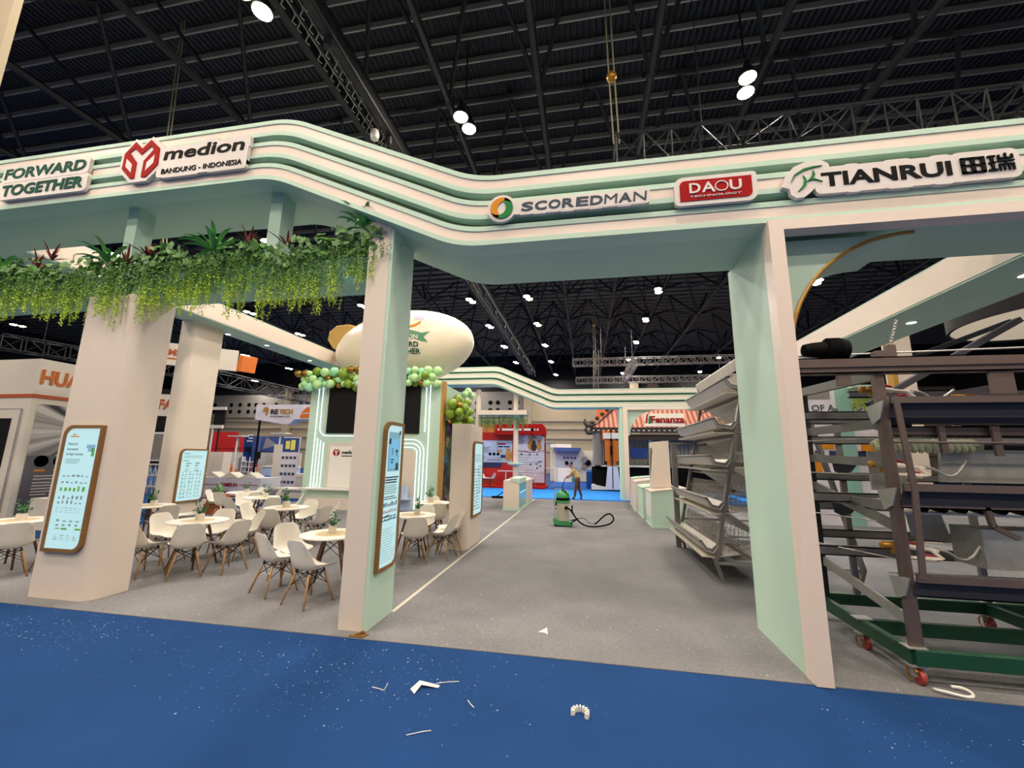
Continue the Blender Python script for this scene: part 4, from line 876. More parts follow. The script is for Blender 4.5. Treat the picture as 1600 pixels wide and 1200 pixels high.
mp('sloping_brace', 'galv_dark', lambda b: b.bar((2.825, 5.95, 2.8), (2.86, FY + .02, 2.76), .07, .1))
mp('floor_brace', 'galv', lambda b: b.bar((2.83, 5.85, .72), (2.86, FY + .05, .5), .02, .1))
for z0, z1 in ((2.28, 2.28), (1.95, 1.9), (1.48, 1.5), (1.62, 1.3)):
    mp('side_rail', 'galv_dark', lambda b: b.bar((2.84, 5.95, z0), (2.87, FY, z1), .04, .09))
def chan(b, x0, x1, y, z0, z1, d=.06):
    b.box(x0, y, z0, x1, y + .012, z1); b.box(x0, y, z1 - .012, x1, y + d, z1); b.box(x0, y, z0, x1, y + d, z0 + .012)
mp('top_beam', 'galv_brown', lambda b: (chan(b, 2.1, 6.2, FY - .07, 2.77, 2.93, .12), b.box(2.1, FY - .09, 2.83, 6.2, FY - .068, 2.845)))
for y, zs in ((5.2, (2.42, 1.52, .96)), (6.0, (2.44, 2.18, 1.72, 1.36, 1.02, .82))):
    for z in zs: mp('rear_rail', 'galv_dark', lambda b: chan(b, 2.2, 6.2, y, z - .05, z + .05, .07))
for x in (3.25, 3.8, 4.6, 5.5): mp('rear_upright', 'galv_dark', lambda b: b.bar((x, 6.05, .31), (x, 6.05, 2.6), .06, .05, (0, 1, 0)))
for z in (2.49, 1.68, .90):
    def fr(b, z=z):
        b.box(2.87, 4.42, z - .035, 6.2, 4.45, z + .035); b.prism([(4.45, z + .03), (4.50, z - .16), (4.64, z - .2), (4.7, z - .1), (4.69, z - .09), (4.63, z - .185), (4.51, z - .15), (4.455, z + .035)], (2.88, 0, 0), (0, 1, 0), V_, (3.3, 0, 0))
    mp('feed_trough', 'bluegrey', fr)
    mp('trough_lip', 'galv_brown', lambda b: (b.box(2.865, 4.405, z - .03, 6.2, 4.42, z + .03), ))
    mp('trough_end', 'galv', lambda b: b.prism([(4.42, z + .0), (4.5, z - .17), (4.62, z - .22), (4.68, z - .04)], (2.80, 0, 0), (0, 1, 0), V_, (.012, 0, 0)))
    mp('belt_roller', 'black', lambda b: [b.lathe([(.04, -.09), (.04, .09)], (3.2 + .16 * i, 4.8, z - .2), 12, 'Y') for i in range(14)] if z == 1.68 else b.lathe([(.05, 0), (.05, .3)], (3.0, 4.9, z - .2), 12, 'X'))
for (x0, z0, x1, z1) in ((2.9, 2.49, 2.94, 1.68), (2.94, 1.68, 2.9, .9)):
    mp('front_strut', 'galv_brown', lambda b: b.bar((x0, 4.41, z0), (x1, 4.41, z1), .05, .02, (0, 1, 0)))
mp('auger_screw', 'auger', lambda b: (b.tube([(2.9 + i * .012, 4.78 + .045 * math.cos(i * .62), 2.07 + .045 * math.sin(i * .62)) for i in range(72)], .028, 6), b.tube([(2.9, 4.78, 2.07), (3.8, 4.78, 2.07)], .045, 10), b.tube([(2.9 + i * .012, 4.78 + .045 * math.cos(i * .62 + 3.14), 2.07 + .045 * math.sin(i * .62 + 3.14)) for i in range(72)], .028, 6)), smooth=True)
mp('egg_belt_rail', 'galv_brown', lambda b: (chan(b, 2.9, 6.2, 4.66, 2.16, 2.26, .05), b.tube([(2.9, 4.6, 2.1), (6.2, 4.6, 2.1)], .012, 6), b.box(3.35, 4.6, 2.0, 3.4, 4.63, 2.26), b.box(3.78, 4.6, 1.98, 3.84, 4.63, 2.26), chan(b, 2.88, 6.2, 4.5, 1.49, 1.56, .05), chan(b, 2.88, 6.2, 4.6, .70, .79, .05), b.bar((3.55, 4.52, 1.52), (3.58, 4.52, 1.35), .04), b.bar((3.58, 4.52, 1.35), (3.75, 4.52, 1.26), .04)))
mp('manure_panel', 'galv', lambda b: b.prism([(3.48, 1.72), (6.2, 1.72), (6.2, 2.04), (3.52, 2.04)], (0, 4.86, 0), U, V_, (0, .03, 0)))
mp('side_box', 'galv', lambda b: b.box(3.62, 4.7, .95, 6.2, 5.05, 1.3))
mp('belt_sheet', 'white_gloss', lambda b: (b.cbox((4.3, 4.95, 1.47), 2.6, .5, .015, 0, R(10)), b.cbox((4.6, 5.3, .75), 2.6, .5, .012, 0, R(-14))))
mp('roof_rod', 'galv', lambda b: b.tube([(2.1, FY + .1, 2.99), (6.2, FY + .1, 3.06)], .009, 6))
for q in ((2.97, -.02, 2.93, 3.05, .03, 3.06), (2.83, -.08, 2.93, 2.9, 0, 2.99), (2.48, -.05, 2.65, 2.6, -.02, 2.78), (3.76, -.05, 2.55, 3.95, -.02, 2.78)): mp('hook_bracket', 'galv_brown', lambda b: b.box(q[0], FY + q[1], q[2], q[3], FY + q[4], q[5]))
def chain(b):
    for i in range(9): b.lathe([(.012, -.01), (.018, 0), (.012, .01)], (3.02 + .01 * i, FY, 3.07 + .03 * i), 8, 'X' if i % 2 else 'Y')
mp('hanging_chain', 'galv', chain)
mp('drive_motor', 'black', lambda b: (b.lathe([(.02, -.2), (.06, -.19), (.075, -.12), (.085, -.02), (.085, 0), (.11, .01), (.115, .16), (.1, .2), (.04, .21)], (2.42, FY, 3.03), 18, 'X'), [b.lathe([(.118, .02 + .025 * i), (.122, .025 + .025 * i), (.118, .03 + .025 * i)], (2.42, FY, 3.03), 18, 'X') for i in range(5)]), smooth='auto')
for z in (2.63, 1.87, 1.1):
    mp('water_pipe', 'pvc', lambda b: (b.tube([(2.92, 4.75, z + .02), (3.14, 4.75, z), (3.28, 4.75, z - .02)], .018, 8), b.tube([(2.92, 4.72, z - .08), (3.26, 4.72, z - .09), (3.3, 4.73, z - .09), (3.22, 4.75, z - .01)], .018, 8), b.tube([(3.0, 4.75, z + .015), (3.1, 4.75, z + .005)], .026, 8), b.tube([(3.1, 4.72, z - .085), (3.22, 4.72, z - .09)], .026, 8)), smooth='auto')
    mp('valve_handle', 'valve_red', lambda b: (b.tube([(3.01, 4.75, z + .045), (3.05, 4.75, z + .055), (3.1, 4.75, z + .04)], .014, 8), b.tube([(3.12, 4.72, z - .06), (3.16, 4.72, z - .05), (3.21, 4.72, z - .065)], .014, 8), b.lathe([(.022, 0), (.022, .04)], (2.965, 4.74, z + .04), 10, 'X')))
    mp('regulator', 'brass', lambda b: (b.lathe([(.02, -.1), (.035, -.09), (.035, -.03), (.022, 0), (.03, .02), (.03, .08), (.018, .1)], (2.91, 4.76, z + .015), 12, 'X'), b.lathe([(.03, -.06), (.03, .05)], (2.93, 4.76, z), 12)), smooth='auto')
    mp('hose', 'galv', lambda b: b.tube(smooth_pts([(3.26, 4.75, z), (3.36, 4.75, z - .02), (3.44, 4.75, z - .09), (3.54, 4.75, z - .08), (3.64, 4.75, z + (.0 if z > 2 else .06))]), .014, 8), smooth=True)
mp('far_regulator', 'brass', lambda b: (b.box(3.72, 4.72, 2.5, 3.8, 4.78, 2.58), b.tube([(3.62, 4.75, 2.57), (3.9, 4.75, 2.55)], .02, 8)))
mp('angle_bar', 'bluegrey', lambda b: (chan(b, 3.2, 6.2, 5.6, 2.68, 2.76, .05), b.bar((3.2, 5.3, 2.55), (4.8, 5.3, 3.5), .08, .06), b.bar((3.3, 5.1, 2.53), (4.3, 5.1, 2.72), .08, .05), b.bar((3.6, 6.2, 3.0), (5.5, 6.2, 3.75), .09, .06)))
mp('hopper_plate', 'galv', lambda b: (b.prism([(2.95, 1.62), (3.3, 1.62), (3.22, 2.02), (2.95, 2.02)], (0, 5.0, 0), U, V_, (0, .02, 0)), b.prism([(3.35, 1.15), (3.7, 1.1), (3.6, 1.55), (3.3, 1.55)], (0, 5.15, 0), U, V_, (0, .02, 0)), b.prism([(3.3, 1.8), (3.5, 1.8), (3.46, 2.1), (3.2, 2.1)], (0, 5.2, 0), U, V_, (0, .02, 0))))
for y, z in ((5.75, 1.95), (5.85, 1.45)): mp('side_trough_end', 'bluegrey', lambda b: b.prism([(3.0, z), (3.34, z + .02), (3.2, z - .16), (3.1, z - .2), (3.02, z - .16)], (0, y, 0), U, V_, (0, .03, 0)))
mp('side_wire', 'wire', lambda b: [b.tube([(2.3, 5.98, z_), (2.95, 4.6, z_)], .006, 4) for z_ in (2.14, 1.78, 1.0, 1.33)])
b = MB(); b.tube([(3.0 + .13 * math.cos(R(a)), 4.42 + .07 * math.sin(R(a)), .02 + .01 * math.sin(R(a * 2))) for a in range(-190, 80, 12)], .012, 6); b.v = [(p[0], p[1], p[2] * 1.0 + .005) for p in b.v]
tag(b.build('plastic_strip', 'white_gloss'), 'curled white plastic strip on the floor in front of the red caster', 'plastic strip')

# ---------------------------------------------------------------- carpets of the far aisles
carpet('aisle_carpet', -9, 20.0, 8, 25.6, .006, 'bright_blue', 'bright blue aisle carpet just beyond the grey stand carpet')
carpet('aisle_carpet', -2.5, 25.62, .25, 34, .006, 'navy_carpet', 'dark blue carpet between the red booth and the roofed booth')
b = MB(); b.box(.0, 27.2, .006, .95, 33, 1.05); b.build('x', 'navy_carpet') if 0 else tag(b.build('platform', 'navy_carpet'), 'dark blue raised platform beside the roofed booth', 'platform')
b = MB(); b.box(-7.6, 25.6, .0, -2.55, 28.4, .1); tag(b.build('platform', 'red_carpet'), 'low red platform under the red booth', 'platform')

# ---------------------------------------------------------------- red booth with posters
mat('poster_pale', '#DCD6E2', .5, noise=(1.1, .12)); mat('poster_blue', '#B9C7E4', .5, noise=(1.5, .25)); mat('navy', '#1E2560', .5); mat('fur_gold', '#C98A4B', .7, noise=(5, .3)); mat('fur_dark', '#33291F', .7); mat('grey_print', '#8C8C98', .6); mat('booth_red', '#BE1F1C', .5, noise=(1, .06))
t = thing('exhibition_booth', 'red exhibition booth with dog posters beyond the far arch', 'exhibition booth', (-4.8, 27.4, .1))
b = MB(); b.box(-7.3, 27.2, .1, -2.6, 27.35, 3.55); b.build('back_wall', 'booth_red', t)
b = MB(); b.prism([(-6.0, 3.36), (-2.55, 3.36), (-2.55, 3.8), (-2.75, 4.06), (-6.0, 4.06)], (0, 26.4, 0), U, V_, (0, .9, 0)); hd = b.build('header', 'red', t)
b = MB(); b.box(-7.4, 26.35, 3.5, -5.9, 26.8, 4.0); b.build('timber_header', 'deep_orange', t)
b = MB(); [b.box(-5.7 + x, 26.38, 3.62, -5.7 + x + l, 26.39, 3.76) for x, l in ((0, .12), (.3, .8), (1.3, .3), (1.75, .75), (2.2, .2), (2.6, .1))]; b.build('lettering', 'sign_white', hd)
pa = MB(); pa.box(-7.15, 27.15, 1.55, -4.85, 27.19, 3.0); pw = pa.build('poster', 'poster_blue', t)
b = MB()
for i in range(3): b.lathe([(.001, -.006), (.1, -.006)], (-6.35 + .28 * i, 27.145, 2.1), 14, 'Y')
for i in range(6): b.box(-7.0 + .0, 27.14, 2.55 - .07 * i, -6.3 - .1 * (i % 3), 27.148, 2.58 - .07 * i)
b.box(-6.6, 27.14, 1.66, -5.5, 27.148, 1.7); b.box(-6.5, 27.14, 1.74, -5.6, 27.148, 1.77); b.build('print', 'grey_print', pw)
b = MB(); b.box(-5.85, 27.14, 2.72, -5.3, 27.148, 2.82); b.box(-5.9, 27.14, 2.45, -5.88, 27.148, 2.85); b.build('print', 'red', pw)
b = MB(); b.box(-5.8, 27.14, 2.55, -5.45, 27.148, 2.64); b.box(-5.4, 27.14, 2.55, -5.0, 27.148, 2.64); b.box(-5.62, 27.13, 1.85, -5.3, 27.148, 2.05); b.build('print', 'navy', pw)
b = MB(); b.sphere((-5.08, 27.14, 2.0), .3, 12, 8, (.8, .06, 1.2)); b.sphere((-5.1, 27.135, 2.4), .13, 10, 6, (1, .1, .9)); b.sphere((-5.7, 27.14, 2.3), .16, 10, 6, (1.4, .08, .5)); b.sphere((-7.0, 27.14, 1.85), .3, 10, 6, (1, .06, .4)); b.build('dog_print', 'fur_gold', pw)
b = MB(); b.prism([(-7.15, 1.22), (-5.65, 1.22), (-5.5, 1.54), (-7.15, 1.54)], (0, 27.14, 0), U, V_, (0, .05, 0)); b.build('navy_strip', 'navy', t)
pb = MB(); pb.box(-4.5, 27.1, 2.25, -2.68, 27.19, 3.62); pq = pb.build('poster', 'poster_pale', t)
pb2 = MB(); pb2.box(-4.5, 27.1, .3, -2.68, 27.19, 2.24); pq2 = pb2.build('poster', 'poster_pale', t)
b = MB(); b.sphere((-3.55, 27.09, 2.75), .3, 14, 10, (.8, .06, 1.3)); b.sphere((-3.45, 27.08, 3.3), .17, 12, 8, (.9, .1, 1.1)); b.sphere((-3.7, 27.085, 3.2), .08, 8, 6, (.7, .1, 1.6)); b.sphere((-3.25, 27.085, 3.2), .08, 8, 6, (.7, .1, 1.6)); b.sphere((-3.02, 27.085, 2.6), .2, 10, 8, (.8, .08, 1.3)); b.sphere((-3.02, 27.08, 2.92), .12, 10, 8, (1, .1, 1)); b.prism([(-3.12, 2.98), (-3.1, 3.2), (-3.02, 3.02)], (0, 27.085, 0), U, V_, (0, .01, 0)); b.prism([(-2.99, 3.02), (-2.88, 3.18), (-2.9, 2.96)], (0, 27.085, 0), U, V_, (0, .01, 0)); b.build('dog_print', 'fur_gold', pq)
b = MB(); b.sphere((-3.38, 27.075, 2.6), .22, 12, 8, (.9, .06, 1.3)); b.sphere((-3.36, 27.07, 2.92), .1, 10, 6, (1, .1, 1)); b.sphere((-3.45, 27.07, 3.3), .03, 6, 4); b.sphere((-3.04, 27.07, 2.9), .02, 6, 4); b.build('cat_print', 'fur_dark', pq)
b = MB(); b.prism([(-3.15, 3.62), (-2.68, 3.62), (-2.68, 3.32), (-2.85, 3.3), (-3.0, 3.4)], (0, 27.09, 0), U, V_, (0, .01, 0)); b.prism([(-4.5, 2.36), (-4.0, 2.33), (-3.4, 2.26), (-2.9, 2.32), (-2.68, 2.4), (-2.68, 2.34), (-3.4, 2.22), (-4.5, 2.32)], (0, 27.09, 0), U, V_, (0, .01, 0))
for i in range(6): b.box(-4.45, 27.09, 3.28 - .1 * i, -4.0 - .06 * (i % 3), 27.1, 3.315 - .1 * i)
b.build('print', 'red', pq)
b = MB()
for i in range(9): b.box(-4.42, 27.09, 2.05 - .16 * i, -3.3 - .2 * (i % 3), 27.1, 2.075 - .16 * i)
for x, z in ((-4.2, 2.12), (-3.65, 2.1), (-3.15, 2.1), (-3.6, 1.45), (-3.15, 1.22), (-3.05, 1.62), (-3.2, 1.5), (-2.9, 1.66), (-2.95, 1.36)): b.lathe([(.001, -.006), (.055, -.006)], (x, 27.095, z), 10, 'Y')
for i in range(4): b.box(-3.55 + .3 * i, 27.09, .9, -3.3 + .3 * i, 27.1, .92)
b.build('print', 'grey_print', pq2)
b = MB()
for q in range(6): b.box(-2.52 + .1 * q, 26.6 + .3 * q, .1, -2.50 + .1 * q, 26.63 + .3 * q, 2.9)
b.box(-2.6, 26.6, 2.85, -2.0, 28.1, 2.9); b.box(-2.6, 26.6, 1.2, -2.0, 28.1, 1.24); t3 = tag(b.build('wire_stand', 'galv'), 'tall narrow metal display stand beside the red booth', 'display stand')
t = thing('bar_table', 'long white bar table in the red booth', 'table', (-4.7, 26.4, .1)); b = MB(); b.box(-5.6, 26.2, 1.0, -3.9, 26.6, 1.05); b.build('top', 'white_gloss', t); b = MB(); b.tube([(-5.1, 26.4, .1), (-5.1, 26.4, 1)], .04, 8); b.tube([(-4.3, 26.4, .1), (-4.3, 26.4, 1)], .04, 8); b.build('leg', 'white_gloss', t)
def white_chair(x, y, z, rz, label, group):
    r = put(chair0, (x, y, z), rz, label, group); return r
for i, (x, rz, s) in enumerate(((-6.95, -70, 'first from the left'), (-6.4, -110, 'second from the left'), (-5.95, 75, 'third from the left'), (-4.0, 40, 'fourth from the left'), (-3.35, 100, 'rightmost'))):
    white_chair(x, 25.95 + .1 * (i % 2), .1, R(rz), 'white chair in the red booth, ' + s, 'white chairs in the red booth')

# ---------------------------------------------------------------- small blue booth in the distance
mat('pale_blue', '#B7C1DC', .6); mat('booth_blue', '#33508F', .6); mat('booth_white', '#D9D2C4', .6); mat('teal_box', '#1F8C86', .5)
t = thing('exhibition_booth', 'small far booth with a blue canopy behind the leaning person', 'exhibition booth', (-1.2, 35, 0))
b = MB(); b.box(-3.0, 35.3, .0, 1.9, 35.4, 2.55); b.build('back_wall', 'booth_white', t)
b = MB(); b.box(-2.5, 35.24, .9, -.55, 35.29, 2.5); b.build('blue_panel', 'pale_blue', t)
b = MB(); b.prism([(-2.6, 2.45), (-.5, 2.45), (-.35, 2.75), (-2.6, 2.75)], (0, 34.4, 0), U, V_, (0, .9, 0)); b.build('canopy', 'booth_blue', t)
b = MB(); b.box(-2.9, 34.5, 2.76, -1.2, 35.2, 3.05); b.build('white_sign', 'white_gloss', t)
b = MB(); [b.box(-1.9 + .3 * i, 35.23, 1.85, -1.7 + .3 * i, 35.24, 2.0) for i in range(4)]; b.build('lettering', 'navy', t)
for x, z, r, m in ((-1.6, 1.5, .16, 'black'), (-.1, 1.75, .3, 'grey_print'), (.15, 1.55, .25, 'black'), (.9, 1.7, .38, 'grey_print'), (1.25, 1.85, .2, 'black'), (-.2, 1.2, .2, 'grey_print'), (.7, 2.1, .15, 'grey_print')):
    b = MB(); b.lathe([(r, -.1), (r, 0)], (x, 35.23, z), 14, 'Y'); b.lathe([(r * .7, -.13), (r * .7, -.1)], (x, 35.23, z), 12, 'Y'); b.build('wall_fan', m, t)
b = MB(); b.box(-2.3, 34.0, .0, -1.15, 34.5, 1.1); b.box(-2.55, 34.0, 0, -2.35, 34.6, 1.1); tag(b.build('display_counter', 'white_gloss'), 'white cabinet in front of the far blue canopied booth', 'display counter')
b = MB(); b.box(-1.1, 33.8, .0, -.75, 34.2, 1.15); tag(b.build('box', 'teal_box'), 'teal upright box beside the leaning person', 'box')

# ---------------------------------------------------------------- booth with a tiled roof
m = mat('roof_tiles', '#B5604A', .7); nt = m.node_tree; tc = nt.nodes.new('ShaderNodeTexCoord'); wv = nt.nodes.new('ShaderNodeTexWave'); wv.bands_direction = 'X'; wv.inputs['Scale'].default_value = 1.1; wv.inputs['Distortion'].default_value = 1.5
rp = nt.nodes.new('ShaderNodeValToRGB'); rp.color_ramp.elements[0].color = lin('#7E3A30'); rp.color_ramp.elements[1].color = lin('#D98E72'); nt.links.new(tc.outputs['Object'], wv.inputs['Vector']); nt.links.new(wv.outputs['Fac'], rp.inputs[0]); nt.links.new(rp.outputs[0], nt.nodes['Principled BSDF'].inputs['Base Color'])
m = mat('corrugated', '#9A928E', .5, metal=.2); nt = m.node_tree; tc = nt.nodes.new('ShaderNodeTexCoord'); wv = nt.nodes.new('ShaderNodeTexWave'); wv.bands_direction = 'X'; wv.inputs['Scale'].default_value = 1.3; bp = nt.nodes.new('ShaderNodeBump'); bp.inputs['Strength'].default_value = 1; bp.inputs['Distance'].default_value = .12; nt.links.new(tc.outputs['Object'], wv.inputs['Vector']); nt.links.new(wv.outputs['Fac'], bp.inputs['Height']); nt.links.new(bp.outputs[0], nt.nodes['Principled BSDF'].inputs['Normal'])
mat('dark_wood', '#3A2722', .6, noise=(4, .2)); mat('orange_steel', '#D9701E', .45, noise=(3, .1)); mat('tv_blue', '#1A3F86', .3, noise=(3, .5))
t = thing('roofed_booth', 'booth with a terracotta tiled roof and corrugated walls beyond the far arch', 'exhibition booth', (4.5, 28, 0))
b = MB(); e0, e1, eh = .3, 8.8, 3.82
b.add([(e0, 26, eh), (e1, 26, eh), (6.1, 28.6, 6.3), (3.0, 28.6, 6.3), (e0, 31.2, eh), (e1, 31.2, eh)], [(0, 1, 2, 3), (0, 3, 4), (1, 5, 2), (3, 2, 5, 4), (0, 4, 5, 1)]); b.build('tiled_roof', 'roof_tiles', t)
b = MB(); b.tube([(e0 - .3, 25.9, eh + .12), (.75, 26.3, eh + .18), (3.0, 28.5, 6.35)], .1, 8)
for i in range(7): b.sphere((e0 + .1 + .33 * i, 26.0 + .3 * i, eh + .3 + .3 * i), .14, 8, 6)
for z0, s in ((eh + .2, 1), (eh - .25, .8)): b.tube([(e0 + .15, 25.95, z0 - .1), (e0 - .15, 25.9, z0 - .12), (e0 - .38 * s, 25.9, z0 + .1), (e0 - .3 * s, 25.9, z0 + .32)], [.12, .13, .1, .04], 8)
b.tube([(2.7, 28.6, 6.35), (6.4, 28.6, 6.35)], .1, 8)
for s, x in ((-1, 3.0), (1, 6.1)): b.tube([(x - s * .3, 28.6, 6.4), (x + s * .2, 28.6, 6.45), (x + s * .45, 28.6, 6.7), (x + s * .2, 28.6, 6.95)], [.12, .14, .1, .03], 8)
b.prism([(-.45, 0), (.45, 0), (.4, .35), (.25, .6), (.1, .5), (0, .75), (-.1, .5), (-.25, .6), (-.4, .35)], (4.55, 28.55, 6.4), U, V_, (0, .12, 0)); b.build('roof_ridge', 'dark_wood', t)
b = MB(); b.box(e0, 26.02, 3.5, e1, 26.2, 3.82); b.box(e0 + .5, 26.3, 3.05, e1, 26.4, 3.4); b.build('eaves_board', 'dark_wood', t)
b = MB()
for i in range(28): b.box(e0 + .15 + i * .3, 25.99, 3.6, e0 + .25 + i * .3, 26.02, 3.66)
b.build('eaves_dots', 'white_gloss', t)
b = MB(); b.box(.55, 27.0, 1.4, 8.6, 27.1, 3.3); b.box(.5, 26.4, 1.45, .58, 31, 3.5); b.build('corrugated_wall', 'corrugated', t)
b = MB(); b.lathe([(.32, 1.5), (.32, 3.5)], (.75, 26.4, 0), 16); b.build('corner_post', 'hall_grey', t)
b = MB(); b.box(.35, 26.6, .0, 8.6, 27.2, 1.4); b.prism([(.35, .1), (.35, 1.3), (2.0, 1.15), (2.0, .1)], (0, 26.4, 0), U, V_, (0, .2, 0)); b.build('black_base', 'black', t)
b = MB(); b.box(.9, 26.2, 1.42, 4.6, 26.9, 1.52); b.build('shelf', 'white_gloss', t)
b = MB(); b.prism([(.3, .06), (.3, .3), (.42, .38), (.7, .28), (1.3, .18), (2.4, .14), (2.4, .06)], (0, 25.75, 0), U, V_, (0, .8, 0)); b.build('white_plinth', 'white_gloss', t)
b = MB(); b.box(3.5, 26.93, 4.25, 3.51, 26.94, 4.26); b.cbox((4.75, 26.2, 4.28), 2.35, .06, .86, 0, R(-18)); sg = b.build('logo_board', 'booth_white', t)
b = MB(); text(b, 'Fenanza', (3.95, 26.12, 4.1), U, V_, .42, 1.95, .05, .03); b.prism([(3.6, 3.98), (3.72, 4.65), (3.92, 4.65), (3.78, 4.55), (3.72, 3.98)], (0, 26.1, 0), U, V_, (0, .05, 0)); b.build('lettering', 'red', sg)
b = MB(); b.prism([(3.78, 3.98), (3.86, 4.52), (4.0, 4.52), (3.94, 4.2), (3.9, 3.98)], (0, 26.09, 0), U, V_, (0, .05, 0)); b.build('leaf_emblem', 'green', sg)
b = MB(); b.box(3.05, 26.9, 2.0, 4.3, 26.98, 2.62) if 0 else b.box(2.75, 26.88, 1.98, 3.75, 26.97, 2.6); b.build('video_screen', 'tv_blue', t)
b = MB(); b.box(3.9, 26.85, 1.2, 4.75, 26.95, 3.25); bn = b.build('banner', 'poster_pale', t)
b = MB(); b.lathe([(.28, -.02), (.28, 0)], (4.35, 26.83, 3.0), 12, 'Y'); b.box(3.95, 26.83, 1.25, 4.7, 26.845, 1.9); b.build('print', 'slate', bn)
b = MB(); b.box(3.95, 26.83, 2.35, 4.6, 26.845, 2.4); b.box(3.95, 26.83, 2.2, 4.6, 26.845, 2.25); b.box(3.95, 26.83, 2.05, 4.5, 26.845, 2.1); b.build('print', 'grey_print', bn)
b = MB()
for i in range(9): b.lathe([(.05, -.02), (.05, 0)], (.95, 26.3, 1.75 + .15 * i), 8, 'Y')
b.build('bolt_row', 'black', t)
b = MB(); b.box(.82, 26.3, 1.6, 1.08, 26.34, 3.2); b.build('perforated_panel', 'white_gloss', t)
t = thing('orange_machine', 'tall orange steel machine column on a rounded white plinth', 'machine', (1.5, 25.9, 0))
b = MB(); b.prism([(-.42, .1), (-.27, 1.44), (-.03, 1.46), (-.03, .1)], (1.56, 25.6, 0), U, V_, (0, .55, 0)); b.prism([(.03, .1), (.03, 1.46), (.3, 1.44), (.45, .1)], (1.56, 25.6, 0), U, V_, (0, .55, 0)); b.build('plinth', 'poster_pale', t)
b = MB(); b.box(1.14, 25.75, 1.75, 1.42, 26.0, 3.0); b.box(1.68, 25.75, 1.75, 1.94, 26.0, 3.0); b.box(1.25, 25.8, 1.5, 1.45, 26.0, 3.6); b.box(1.58, 25.8, 1.5, 1.78, 26.0, 3.6); b.box(1.42, 25.9, 1.5, 1.7, 26.0, 2.95); b.box(1.0, 25.85, 3.0, 1.2, 26.0, 3.6); b.build('frame', 'orange_steel', t)
b = MB(); b.box(1.05, 25.65, 3.1, 1.5, 25.74, 3.45); b.box(1.55, 25.65, 3.1, 1.98, 25.74, 3.45); b.build('label_plate', 'white_gloss', t)
b = MB(); b.box(1.48, 25.88, 2.1, 1.64, 25.9, 2.7); b.box(1.53, 25.7, 1.5, 1.59, 25.75, 3.6); b.build('dark_slot', 'black', t)
b = MB(); b.box(.75, 27.5, 4.0, 2.3, 27.8, 5.1); tag(b.build('orange_sign', 'orange_steel'), 'orange hanging sign behind the tiled roof', 'sign')

# ---------------------------------------------------------------- booths beyond the left aisle
mat('booth_cream', '#DCD2C4', .6, noise=(.8, .03)); mat('hua_orange', '#C4651F', .5); mat('rust', '#B8552A', .5); mat('photo_dark', '#57525A', .6)
t = thing('exhibition_booth', 'cream booth lettered HUA in orange at the left edge', 'exhibition booth', (-18, 11, 0))
HX, HY = -15.0, 8.64
b = MB(); b.box(-22, HY, .006, HX, 11.6, 4.43); b.build('walls', 'booth_cream', t)
b = MB(); b.box(-22.02, HY - .02, 3.33, HX + .02, 11.62, 3.43); b.build('orange_stripe', 'rust', t)
b = MB(); text(b, 'HUALI'[:3], (HX, 8.72, 3.72), (0, 1, 0), V_, .42, .92, .03, .03); b.build('lettering', 'hua_orange', t)
b = MB(); b.box(-17.6, HY - .04, .3, -15.25, HY - .001, 3.0); fr = b.build('door_surround', 'booth_cream', t); b = MB(); b.box(-17.4, HY - .06, .3, -15.5, HY - .041, 2.75); b.build('doorway', 'tv_black', fr)
b = MB(); b.box(-15.24, HY - .045, .3, -15.22, HY - .03, 3.02); b.box(-17.6, HY - .045, 3.0, -15.22, HY - .03, 3.02); b.build('door_trim', 'grey_print', fr)
m = mat('barn_photo', '#6A6468', .5); nt = m.node_tree; tc = nt.nodes.new('ShaderNodeTexCoord'); gr = nt.nodes.new('ShaderNodeTexWave'); gr.wave_type = 'RINGS'
mp_ = nt.nodes.new('ShaderNodeMapping'); mp_.inputs['Location'].default_value = (15, -14.1, -1.5); mp_.inputs['Scale'].default_value = (1, 1.4, .6); nt.links.new(tc.outputs['Object'], mp_.inputs[0])
gd = nt.nodes.new('ShaderNodeTexGradient'); gd.gradient_type = 'RADIAL'; sp = nt.nodes.new('ShaderNodeSeparateXYZ'); cb = nt.nodes.new('ShaderNodeCombineXYZ'); nt.links.new(mp_.outputs[0], sp.inputs[0]); nt.links.new(sp.outputs['Y'], cb.inputs[0]); nt.links.new(sp.outputs['Z'], cb.inputs[1]); nt.links.new(cb.outputs[0], gd.inputs[0])
n3 = nt.nodes.new('ShaderNodeTexNoise'); n3.noise_dimensions = '1D'; n3.inputs['Scale'].default_value = 55; n3.inputs['Detail'].default_value = 2; nt.links.new(gd.outputs['Fac'], n3.inputs['W'])
rp = nt.nodes.new('ShaderNodeValToRGB'); rp.color_ramp.elements[0].position = .35; rp.color_ramp.elements[0].color = lin('#2A272B'); rp.color_ramp.elements[1].position = .65; rp.color_ramp.elements[1].color = lin('#C9C2BE'); nt.links.new(n3.outputs['Fac'], rp.inputs[0]); nt.links.new(rp.outputs[0], nt.nodes['Principled BSDF'].inputs['Base Color'])
b = MB(); b.box(HX + .001, 8.78, .2, HX + .03, 11.0, 1.75); ps = b.build('poster', 'photo_dark', t); b = MB(); b.box(HX + .001, 8.78, 1.75, HX + .03, 11.0, 3.17); b.build('poster_photo', 'barn_photo', ps)
b = MB()
for i in range(3): b.lathe([(.001, .035), (.16, .035)], (HX, 9.1 + .42 * i, 1.6), 16, 'X')
b.build('print', 'sky_print', ps)
b = MB()
for i in range(3): b.box(HX + .03, 8.98 + .42 * i, 1.32, HX + .035, 9.22 + .42 * i, 1.37)
b.build('print', 'orange', ps)
b = MB()
